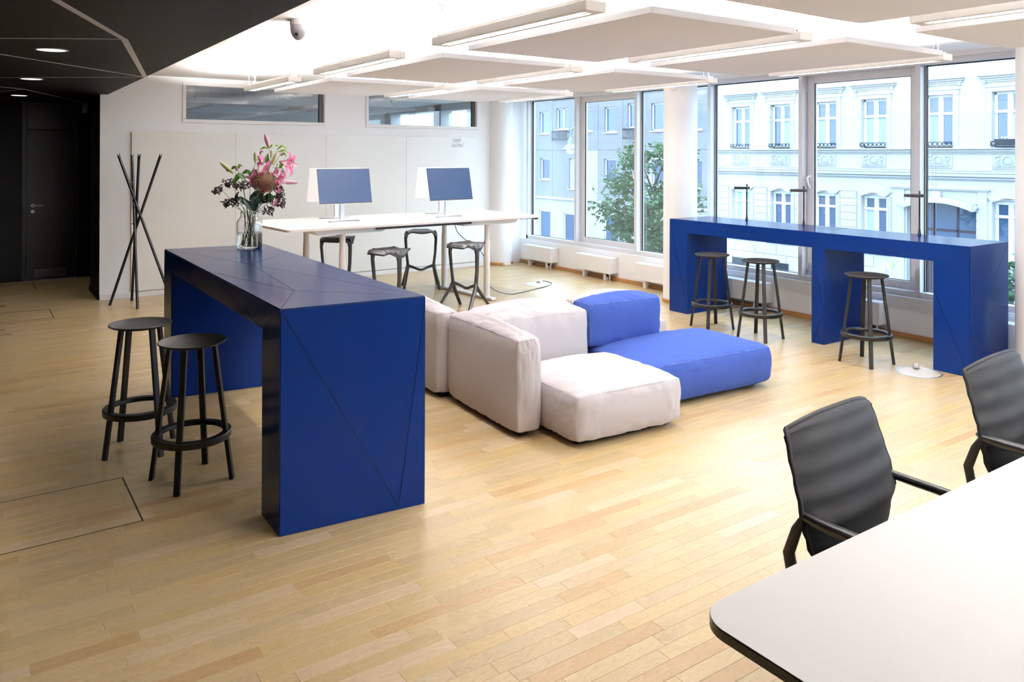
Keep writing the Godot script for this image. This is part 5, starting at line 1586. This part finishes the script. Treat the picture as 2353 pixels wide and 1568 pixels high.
func make_old_house():
	var t := thing("apartment_house", "pale stuccoed apartment house across the street with hooded windows, garlands and number 7 gateway", "building", Vector3.ZERO)
	var up := [-22.85, -20.80, -18.70, -16.65, -14.25, -12.00, -9.80, -7.70]
	var low := [-22.80, -20.75, -18.70, -16.63, -11.97, -9.80, -7.70]
	var holes := []
	for z in up: holes.append([z - 0.49, z + 0.49, 2.05, 3.90])
	for z in low: holes.append([z - 0.485, z + 0.485, -1.75, 0.33])
	holes.append([-15.38, -12.98, -3.6, 0.13])
	var P := func(u, y, d): return V(FX + d, y, u)
	var mb := MB.new()
	holed(mb, -24.2, -5.0, -3.6, 9.5, holes, P, Vector3.LEFT, 0.34)
	mb.face([V(FX, -3.6, -24.2), V(FX + 8, -3.6, -24.2), V(FX + 8, 9.5, -24.2), V(FX, 9.5, -24.2)], Vector3.FORWARD); mb.face([V(FX, -3.6, -5.0), V(FX + 8, -3.6, -5.0), V(FX + 8, 9.5, -5.0), V(FX, 9.5, -5.0)], Vector3.BACK)
	mb.face([V(FX, 9.5, -24.2), V(FX + 8, 9.5, -24.2), V(FX + 8, 9.5, -5.0), V(FX, 9.5, -5.0)], Vector3.UP)
	# segmental heads that round off the square openings
	for z in low:
		for s in [0, 1]:
			var arc := arc_top(z - 0.485, z + 0.485, 0.22, 0.11)
			var poly := PackedVector2Array()
			for p in (arc.slice(0, 7) if s == 0 else arc.slice(6, 13)): poly.append(Vector2(-p.x, p.y))
			poly.append(Vector2(-(z if s == 0 else z + 0.485), 0.335)); 
			if s == 0: poly.append(Vector2(-(z - 0.485), 0.335))
			mb.ext(poly, V(FX, 0, 0), Vector3.FORWARD, Vector3.UP, -0.16)
	for s in [0, 1]:
		var arc := arc_top(-15.38, -12.98, -0.12, 0.25, 16)
		var poly := PackedVector2Array()
		for p in (arc.slice(0, 9) if s == 0 else arc.slice(8, 17)): poly.append(Vector2(-p.x, p.y))
		poly.append(Vector2(14.18 if s == 0 else 12.98, 0.14))
		if s == 0: poly.append(Vector2(15.38, 0.14))
		mb.ext(poly, V(FX, 0, 0), Vector3.FORWARD, Vector3.UP, -0.34)
	obj("wall", mb, M.stucco, t)
	mb = MB.new()
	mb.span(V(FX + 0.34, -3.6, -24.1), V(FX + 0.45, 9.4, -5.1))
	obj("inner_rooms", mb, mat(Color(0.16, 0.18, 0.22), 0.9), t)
	# belts of moulding
	for q in [[2.03, 1.98, 0.16], [1.97, 1.90, 0.10], [1.89, 1.84, 0.06], [1.30, 1.24, 0.07], [1.235, 1.16, 0.12], [1.15, 1.05, 0.17], [1.04, 0.96, 0.09], [0.955, 0.92, 0.05]]:
		mb = MB.new()
		mb.span(V(FX - q[2], q[1], -24.25), V(FX + 0.02, q[0], -5.0), 0.012)
		obj("moulding", mb, M.moulding, t)
	var i := 0
	for z in up:
		casement(t, "window", z, 2.09, 0.98, 1.80, 3.245, [[0, 0, 0, 0], [0, 0, 1, 0], [1, 0, 0, 0], [1, 0, 1, 0], [1, 0, 0, 0], [0, 0, 1, 0], [0, 0, 0, 0], [0, 1, 0, 0]][i])
		rail(t, z - 0.50, z + 0.50, 2.10, 2.26)
		mb = MB.new()                                       # surround with ears and hood
		mb.span(V(FX - 0.035, 2.03, z - 0.68), V(FX + 0.01, 3.93, z - 0.50), 0.008); mb.span(V(FX - 0.035, 2.03, z + 0.50), V(FX + 0.01, 3.93, z + 0.68), 0.008)
		mb.span(V(FX - 0.05, 3.90, z - 0.70), V(FX + 0.01, 4.06, z + 0.70), 0.01); mb.span(V(FX - 0.08, 4.05, z - 0.74), V(FX + 0.01, 4.085, z + 0.74), 0.006)
		obj("window_surround", mb, M.stucco, t)
		mb = MB.new()
		for q in [[4.22, 0.78, 0.06, 0.06], [4.28, 0.82, 0.10, 0.07], [4.35, 0.86, 0.16, 0.07], [4.42, 0.90, 0.22, 0.045]]: mb.span(V(FX - q[2], q[0], z - q[1]), V(FX + 0.01, q[0] + q[3], z + q[1]), 0.008)
		for s in [-1, 1]: mb.box(V(FX - 0.05, 4.25, z + s * 0.72), V(0.10, 0.16, 0.09), 0.02)
		obj("hood", mb, M.moulding, t)
		mb = MB.new()                                       # cartouche with scrolls between the belts
		mb.box(V(FX - 0.012, 1.56, z), V(0.03, 0.50, 0.96), 0.01)
		var loop := func(c: Vector2, r0: float, r1: float, a0: float, a1: float, th: float):
			var l := []
			for j in 15:
				var s := j / 14.0
				var a := lerpf(a0, a1, s)
				l.append(V(FX - 0.035, c.y + sin(a) * lerpf(r0, r1, s), z + c.x + cos(a) * lerpf(r0, r1, s)))
			mb.tube(l, th, 6)
		var ring := []
		for j in 24: ring.append(V(FX - 0.035, 1.575 + sin(TAU * j / 24) * 0.175, z + cos(TAU * j / 24) * 0.155))
		mb.tube(ring, 0.022, 6, true)
		mb.lathe([Vector2(0, 0.05), Vector2(0.06, 0.045), Vector2(0.11, 0.02), Vector2(0.13, 0.0)], 20, V(FX - 0.028, 1.575, z), 60, Basis(Vector3.BACK, PI / 2))
		for s in [-1.0, 1.0]:
			loop.call(Vector2(s * 0.30, 1.66), 0.10, 0.025, PI * (0.5 - 0.5 * s) + s * 1.2, PI * (0.5 - 0.5 * s) - s * 4.2, 0.024)
			loop.call(Vector2(s * 0.35, 1.47), 0.085, 0.02, PI * (0.5 + 0.5 * s) - s * 1.6, PI * (0.5 + 0.5 * s) + s * 3.4, 0.022)
			loop.call(Vector2(s * 0.20, 1.37), 0.09, 0.05, 0.0 if s > 0 else PI, PI if s > 0 else 0.0, 0.020)
			mb.tube([V(FX - 0.03, 1.78, z + s * 0.18), V(FX - 0.04, 1.74, z + s * 0.30), V(FX - 0.03, 1.77, z + s * 0.44)], [0.012, 0.026, 0.008], 6)
		mb.smooth(70)
		obj("cartouche", mb, M.moulding, t)
		i += 1
	i = 0
	for z in low:
		casement(t, "window", z, -1.75, 0.97, 1.98, -0.245, [[1, 1, 1, 1], [0, 0, 0, 0], [0, 0, 0, 0], [1, 0, 0, 0], [0, 0, 0, 0], [0, 0, 0, 0], [0, 0, 0, 0]][i], 0.11)
		mb = MB.new()
		for w in [[0.50, 0.60, 0.05], [0.60, 0.66, 0.03]]:
			for s in [-1.0, 1.0]: mb.span(V(FX - w[2], -1.9, z + s * w[0]), V(FX + 0.01, 0.24, z + s * w[1]), 0.006)
			var poly := PackedVector2Array()
			for p in arc_top(z - w[1], z + w[1], 0.24, 0.15 + (w[1] - 0.5) * 0.6): poly.append(Vector2(-p.x, p.y + (w[1] - 0.5)))
			var low_arc := arc_top(z - w[0], z + w[0], 0.24, 0.13 + (w[0] - 0.5) * 0.6)
			low_arc.reverse()
			for p in low_arc: poly.append(Vector2(-p.x, p.y + (w[0] - 0.5) * 0.9))
			mb.ext(poly, V(FX - w[2], 0, 0), Vector3.FORWARD, Vector3.UP, -w[2])
		mb.span(V(FX - 0.10, -1.92, z - 0.68), V(FX + 0.05, -1.80, z + 0.68), 0.01)
		obj("window_surround", mb, M.stucco, t)
		i += 1
	# rusticated courses between the ground floor windows
	var edges := [[-24.2, -23.50], [-22.10, -21.45], [-20.05, -19.40], [-18.00, -17.33], [-15.93, -15.82], [-12.66, -12.67], [-11.27, -10.50], [-9.10, -8.40], [-7.00, -5.0]]
	edges[4] = [-15.93, -15.45]; edges[5] = [-12.98, -12.67]
	for q in edges:
		for j in 9:
			var y: float = 0.385 - j * 0.277
			if q in [edges[4], edges[5]] and j < 0: continue
			mb = MB.new()
			mb.span(V(FX - 0.035, y - 0.262, q[0]), V(FX + 0.01, y, q[1]), 0.008)
			obj("stone_course", mb, M.stucco, t)
	for q in [[-24.2, -15.86], [-12.62, -5.0]]:
		mb = MB.new()
		mb.span(V(FX - 0.030, 0.40, q[0]), V(FX + 0.01, 0.665, q[1]), 0.008)
		obj("stone_course", mb, M.stucco, t)
	# plinth of large blocks
	for row in 2:
		var z := -24.2 + row * 0.5
		while z < -5.2:
			var z2 := minf(z + 1.08, -5.0)
			if z2 < -15.6 or z > -12.9:
				mb = MB.new()
				mb.span(V(FX - 0.05, [-2.42, -3.0][row], z + 0.008), V(FX + 0.01, [-2.0, -2.435][row], z2 - 0.008), 0.01)
				obj("plinth_block", mb, M.stucco, t)
			z = z2
	mb = MB.new()
	mb.span(V(FX - 0.09, -3.6, -24.2), V(FX + 0.01, -3.02, -15.6), 0.01); mb.span(V(FX - 0.09, -3.6, -12.8), V(FX + 0.01, -3.02, -5.0), 0.01)
	obj("plinth", mb, M.stucco, t)
	for z in low.slice(0, 4):
		mb = MB.new()
		for j in 12: mb.span(V(FX - 0.11, -3.10, z - 0.42 + j * 0.07), V(FX - 0.09, -2.75, z - 0.39 + j * 0.07))
		mb.span(V(FX - 0.112, -3.12, z - 0.45), V(FX - 0.088, -3.09, z + 0.45)); mb.span(V(FX - 0.112, -2.76, z - 0.45), V(FX - 0.088, -2.73, z + 0.45)); mb.span(V(FX - 0.095, -3.1, z - 0.42), V(FX - 0.09, -2.75, z + 0.42))
		obj("cellar_grille", mb, M.iron, t)
	# gateway
	mb = MB.new()
	mb.span(V(FX - 0.06, -3.6, -15.86), V(FX + 0.01, 0.60, -15.45), 0.01); mb.span(V(FX - 0.06, -3.6, -12.92), V(FX + 0.01, 0.60, -12.62), 0.01)
	mb.span(V(FX - 0.10, 0.56, -15.92), V(FX + 0.01, 0.61, -12.56), 0.01); mb.span(V(FX - 0.14, 0.605, -15.98), V(FX + 0.01, 0.66, -12.50), 0.01)
	obj("gate_surround", mb, M.stucco, t)
	mb = MB.new()
	var gp := PackedVector2Array()
	for p in arc_top(-15.62, -12.86, 0.04, 0.27, 18): gp.append(Vector2(-p.x, p.y))
	var inn := arc_top(-15.38, -12.98, -0.12, 0.25, 18)
	inn.reverse()
	for p in inn: gp.append(Vector2(-p.x, p.y))
	mb.ext(gp, V(FX - 0.10, 0, 0), Vector3.FORWARD, Vector3.UP, -0.12)
	obj("gate_arch", mb, mat(Color(0.72, 0.74, 0.78), 0.8), t)
	mb = MB.new()
	var gx := FX + 0.30
	for z in [-15.38, -14.62, -13.78, -13.03]: mb.span(V(gx, -3.6, z), V(gx + 0.07, 0.13, z + 0.07), 0.006)
	for y in [-3.55, -1.75, -0.9]: mb.span(V(gx, y, -15.38), V(gx + 0.06, y + 0.09, -12.98), 0.006)
	var gate := obj("gate", mb, M.gate, t)
	for z in [-15.33, -14.57, -13.73]:
		for y in [[-3.5, -1.72, 0], [-1.66, 0.10, 1]]:
			mb = MB.new()
			mb.span(V(gx + 0.03, y[0], z), V(gx + 0.04, y[1], z + 0.80))
			obj("pane", mb, M.far_glass if y[2] else M.gate, gate)
	mb = MB.new()
	mb.span(V(FX - 0.13, 0.30, -14.42), V(FX - 0.07, 0.52, -14.14), 0.012)
	var sign_ := obj("house_number", mb, M.sign_white, t, "white number plate reading 7 over the gateway")
	var tm := TextMesh.new()
	tm.text = "7"; tm.font_size = 32; tm.pixel_size = 0.0052; tm.depth = 0.004
	var font := SystemFont.new()
	font.font_names = PackedStringArray(["Droid Sans"])
	tm.font = font
	var d := MeshInstance3D.new()
	d.mesh = tm; d.material_override = M.sign_blue; d.name = "digit"
	sign_.add_child(d, true)
	d.position = V(FX - 0.132, 0.41, -14.28); d.rotation_degrees.y = -90
	mb = MB.new()
	mb.span(V(FX - 0.065, -2.33, -15.98), V(FX - 0.05, -2.19, -15.87)); 
	obj("sticker", mb, M.yellow, t)
	mb = MB.new()
	mb.span(V(FX - 0.065, -2.32, -15.86), V(FX - 0.05, -2.17, -15.79))
	obj("sticker", mb, M.pale_blue, t)
	# flower box on the last window's guard
	var fb := thing("flower_box", "dark flower box with white blossoms on the upper window guard at the right edge", "flower box", V(FX - 0.22, 2.12, -11.9))
	mb = MB.new()
	mb.ext(PackedVector2Array([Vector2(-0.40, 0.20), Vector2(-0.36, 0.0), Vector2(0.36, 0.0), Vector2(0.40, 0.20)]), V(-0.09, 0, 0), Vector3.BACK, Vector3.UP, -0.18)
	obj("trough", mb, M.iron, fb)
	mb = MB.new()
	rng.seed = 5
	for j in 70:
		var c := V(rng.randf_range(-0.10, 0.10), 0.20 + rng.randf() * 0.09, rng.randf_range(-0.40, 0.40))
		var nn := V(rng.randf_range(-1, 0.3), rng.randf_range(0, 1), rng.randf_range(-1, 1)).normalized()
		var s := nn.cross(Vector3.UP).normalized() * 0.022
		var w := nn.cross(s).normalized() * 0.022
		mb.tri(c + s, c + w, c - s); mb.tri(c - s, c - w, c + s)
	obj("blossoms", mb, M.sign_white, fb, "", "stuff")

func make_slab_house():
	var t := thing("apartment_block", "grey pebble dashed panel block left of the stuccoed house, behind the street tree", "building", Vector3.ZERO)
	var wins := [[-37.65, -36.67, 2.99, 4.30], [-36.04, -34.87, 3.21, 4.43], [-33.81, -32.83, 3.04, 4.33], [-31.84, -30.86, 2.95, 4.30], [-30.05, -28.95, 3.15, 4.42], [-28.34, -27.36, 2.96, 4.33], [-26.00, -25.03, 2.94, 4.30],
		[-37.58, -36.66, 0.30, 1.55], [-34.85, -33.95, -0.16, 1.56], [-31.87, -30.90, 0.25, 1.55], [-28.30, -27.36, 0.25, 1.55], [-26.00, -25.03, 0.20, 1.57], [-41.0, -40.0, 2.99, 4.30], [-41.0, -40.0, 0.30, 1.55]]
	var zs := [-46.0, -42.2, -38.6, -36.38, -34.35, -32.35, -30.40, -28.65, -26.70, -24.22]
	var ys := [-0.72, 2.02, 4.85, 9.5]
	var P := func(u, y, d): return V(FX - 0.06 + d, y, u)
	for i in zs.size() - 1:
		for j in ys.size() - 1:
			var hs := []
			for w in wins:
				var a: float = maxf(w[0], zs[i] + 0.012)
				var b: float = minf(w[1], zs[i + 1] - 0.012)
				if b - a > 0.02 and w[2] > ys[j] - 0.5 and w[3] < ys[j + 1] + 0.1: hs.append([a, b, maxf(w[2], ys[j] + 0.03), w[3]])
			var mb := MB.new()
			holed(mb, zs[i] + 0.012, zs[i + 1] - 0.012, ys[j] + 0.012, ys[j + 1] - 0.012, hs, P, Vector3.LEFT, 0.06)
			for h in [[zs[i] + 0.012, zs[i + 1] - 0.012, ys[j] + 0.012, ys[j + 1] - 0.012]]:
				for e in [[h[0], h[2], h[1], h[2], Vector3.DOWN], [h[0], h[3], h[1], h[3], Vector3.UP], [h[0], h[2], h[0], h[3], Vector3.FORWARD], [h[1], h[2], h[1], h[3], Vector3.BACK]]:
					mb.face([P.call(e[0], e[1], 0.0), P.call(e[2], e[3], 0.0), P.call(e[2], e[3], 0.06), P.call(e[0], e[1], 0.06)], e[4])
			obj("facade_panel", mb, M.pebble if (i + j) % 3 != 1 or j == 1 else M.concrete, t)
	var mb := MB.new()
	var hs := wins.duplicate()
	for g in [[-37.74, -36.64, -3.4, -1.52], [-35.40, -33.9, -3.6, -1.55], [-31.9, -30.8, -3.4, -1.5], [-28.2, -27.2, -3.4, -1.5]]: hs.append(g)
	holed(mb, -46.0, -24.2, -3.6, 9.5, hs, func(u, y, d): return V(FX + d, y, u), Vector3.LEFT, 0.20)
	mb.face([V(FX, 9.5, -46), V(FX + 8, 9.5, -46), V(FX + 8, 9.5, -24.2), V(FX, 9.5, -24.2)], Vector3.UP); mb.face([V(FX, -3.6, -46), V(FX + 8, -3.6, -46), V(FX + 8, 9.5, -46), V(FX, 9.5, -46)], Vector3.FORWARD)
	obj("wall", mb, M.concrete, t)
	mb = MB.new()
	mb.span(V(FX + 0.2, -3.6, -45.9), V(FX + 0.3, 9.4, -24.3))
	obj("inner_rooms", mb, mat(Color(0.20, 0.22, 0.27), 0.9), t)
	mb = MB.new()
	mb.span(V(FX - 0.12, -0.82, -46.0), V(FX + 0.01, -0.70, -24.2), 0.01)
	obj("ledge", mb, M.moulding, t)
	for w in hs:
		mb = MB.new()
		var x := FX + 0.06
		var f := 0.07
		mb.span(V(x, w[2], w[0]), V(x + 0.06, w[3], w[0] + f), 0.006); mb.span(V(x, w[2], w[1] - f), V(x + 0.06, w[3], w[1]), 0.006)
		mb.span(V(x, w[2], w[0]), V(x + 0.06, w[2] + f, w[1]), 0.006); mb.span(V(x, w[3] - f, w[0]), V(x + 0.06, w[3], w[1]), 0.006)
		mb.span(V(FX - 0.13, w[2] - 0.05, w[0] - 0.05), V(x, w[2], w[1] + 0.05), 0.006)
		var split: bool = w in [wins[1], wins[4], wins[8]]
		var zc: float = (w[0] + w[1]) / 2
		if split: mb.span(V(x, w[2], zc - 0.06), V(x + 0.06, w[3], zc + 0.06), 0.006)
		var o := obj("window", mb, M.window_white, t)
		for s in ([[w[0] + f, zc - 0.06], [zc + 0.06, w[1] - f]] if split else [[w[0] + f, w[1] - f]]):
			var p := MB.new()
			p.span(V(x + 0.025, w[2] + f - 0.01, s[0] - 0.01), V(x + 0.035, w[3] - f + 0.01, s[1] + 0.01))
			obj("pane", p, M.far_glass if w != wins[8] else M.curtain, o)
		if w in [wins[1], wins[4]]:
			mb = MB.new()
			mb.span(V(FX - 0.32, 3.08, w[0] - 0.1), V(FX - 0.28, 3.13, w[1] + 0.1)); mb.span(V(FX - 0.32, 2.58, w[0] - 0.1), V(FX - 0.28, 2.62, w[1] + 0.1))
			for k in 13: mb.span(V(FX - 0.31, 2.6, w[0] - 0.09 + k * (w[1] - w[0] + 0.18) / 12.0 - 0.01), V(FX - 0.29, 3.1, w[0] - 0.09 + k * (w[1] - w[0] + 0.18) / 12.0 + 0.01))
			for e in [w[0] - 0.08, w[1] + 0.08]: mb.span(V(FX - 0.3, 2.66, e - 0.015), V(FX, 2.69, e + 0.015)); mb.span(V(FX - 0.3, 3.04, e - 0.015), V(FX, 3.07, e + 0.015))
			obj("balcony_rail", mb, M.iron, t)

func make_tree(label: String, at: Vector3, crown: Vector3, rad: Vector3, count: int, sd: int):
	var t := thing("street_tree", label, "tree", at, 0, "street trees")
	var mb := MB.new()
	mb.tube([V(0, 0, 0), V(0.03, 1.0, 0.02), V(-0.02, crown.y - rad.y * 0.5, 0.0), V(0.05, crown.y + rad.y * 0.4, 0.05)], [0.15, 0.12, 0.09, 0.03], 12)
	rng.seed = sd
	var tips := []
	for i in 26:
		var a := i * 2.39996
		var y := rng.randf_range(-0.85, 0.9)
		var r := sqrt(1 - y * y) * rng.randf_range(0.6, 0.95)
		var p := crown + V(cos(a) * r * rad.x, y * rad.y, sin(a) * r * rad.z)
		tips.append(p)
		var s := V(0, clampf(p.y - rad.y * 0.55, crown.y - rad.y * 0.8, crown.y + rad.y * 0.3), 0)
		mb.tube([s, s.lerp(p, 0.5) + V(0, 0.08, 0), p], [0.04, 0.022, 0.007], 6)
	obj("trunk", mb, M.bark, t)
	var leaf := MB.new()
	leaf.tri(V(0, 0, 0), V(0.5, 0.35, 0.10), V(0, 1, -0.10)); leaf.tri(V(0, 0, 0), V(0, 1, -0.10), V(-0.5, 0.35, 0.10))
	leaf.tri(V(0, 0.1, 0), V(0.62, 0.02, -0.05), V(0.4, 0.45, 0.08)); leaf.tri(V(0, 0.1, 0), V(-0.4, 0.45, 0.08), V(-0.62, 0.02, -0.05))
	var mm := MultiMesh.new()
	mm.transform_format = MultiMesh.TRANSFORM_3D
	mm.mesh = leaf.mesh()
	mm.instance_count = count
	for i in count:
		var c: Vector3 = tips[rng.randi() % tips.size()]
		var q := V(rng.randfn(), rng.randfn() * 0.75, rng.randfn()) * 0.27 + c
		var b := Basis.from_euler(V(rng.randf_range(1.2, 3.0), rng.randf() * TAU, rng.randf_range(-0.6, 0.6))) * rng.randf_range(0.10, 0.17)
		mm.set_instance_transform(i, Transform3D(b, q))
	var o := MultiMeshInstance3D.new()
	o.multimesh = mm; o.material_override = M.tree_leaf; o.name = "leaves"
	t.add_child(o, true)
	o.set_meta("kind", "stuff")

func make_street():
	var mb := MB.new()
	mb.span(V(7.8, -3.9, -60), V(40, -3.62, 30))
	tag(obj("street", mb, M.asphalt, null, "grey street a storey below between the office and the old houses", "structure"), "", "street")
	mb = MB.new()
	mb.span(V(24.8, -3.7, -60), V(28.2, -3.50, 30), 0.02); mb.span(V(7.8, -3.7, -60), V(11.0, -3.50, 30), 0.02)
	tag(obj("sidewalk", mb, M.paving, null, "pale pavements on both sides of the street", "structure"), "", "pavement")
	make_old_house()
	make_slab_house()
	make_tree("leafy green street tree before the grey block, left of the round column", V(17.2, -3.6, -17.35), V(0, 3.75, 0), V(1.25, 2.0, 1.5), 5200, 3)
	make_tree("low green street tree at the right edge under the window bar's end", V(17.0, -3.6, -6.55), V(0, 1.9, 0), V(1.0, 1.3, 1.15), 2600, 4)
	var t := thing("street_lantern", "pale bell shaped street lantern on a curved arm outside the corner window", "lantern", V(15.0, -3.6, -18.30))
	mb = MB.new()
	mb.tube([V(0, 0, 0), V(0, 1.2, 0), V(0, 5.75, 0), V(0, 6.05, -0.05), V(0, 6.18, -0.16), V(0, 6.12, -0.27), V(0, 5.92, -0.33)], [0.06, 0.05, 0.035, 0.028, 0.025, 0.022, 0.02], 12)
	obj("post", mb, M.zinc, t)
	mb = MB.new()
	mb.lathe([Vector2(0, 0.36), Vector2(0.03, 0.36), Vector2(0.05, 0.30), Vector2(0.085, 0.28), Vector2(0.085, 0.15), Vector2(0.11, 0.13), Vector2(0.20, 0.02), Vector2(0.245, 0.0), Vector2(0.245, -0.015), Vector2(0.0, -0.01)], 28, V(0, 5.34 + 0.2, -0.33), 40)
	obj("shade", mb, M.zinc, t)
	mb = MB.new()
	mb.lathe([Vector2(0.13, 0.0), Vector2(0.125, -0.08), Vector2(0.08, -0.14), Vector2(0.0, -0.16)], 24, V(0, 5.34 + 0.19, -0.33), 60)
	obj("globe", mb, M.sign_white, t)

func _ready():
	materials()
	camera_and_light()
	make_floor()
	make_shell()
	make_windows()
	make_columns()
	make_next_room()
	make_panels()
	make_lamps()
	make_spots()
	make_hall()
	make_radiators()
	make_bar_island()
	make_bar_window()
	make_sofa()
	make_conference()
	make_desk()
	make_bar_stools()
	make_desk_stools()
	make_office_chairs()
	make_board()
	make_coat_stand()
	make_desk_lamps()
	make_ceiling_things()
	make_floor_things()
	make_flowers()
	make_street()
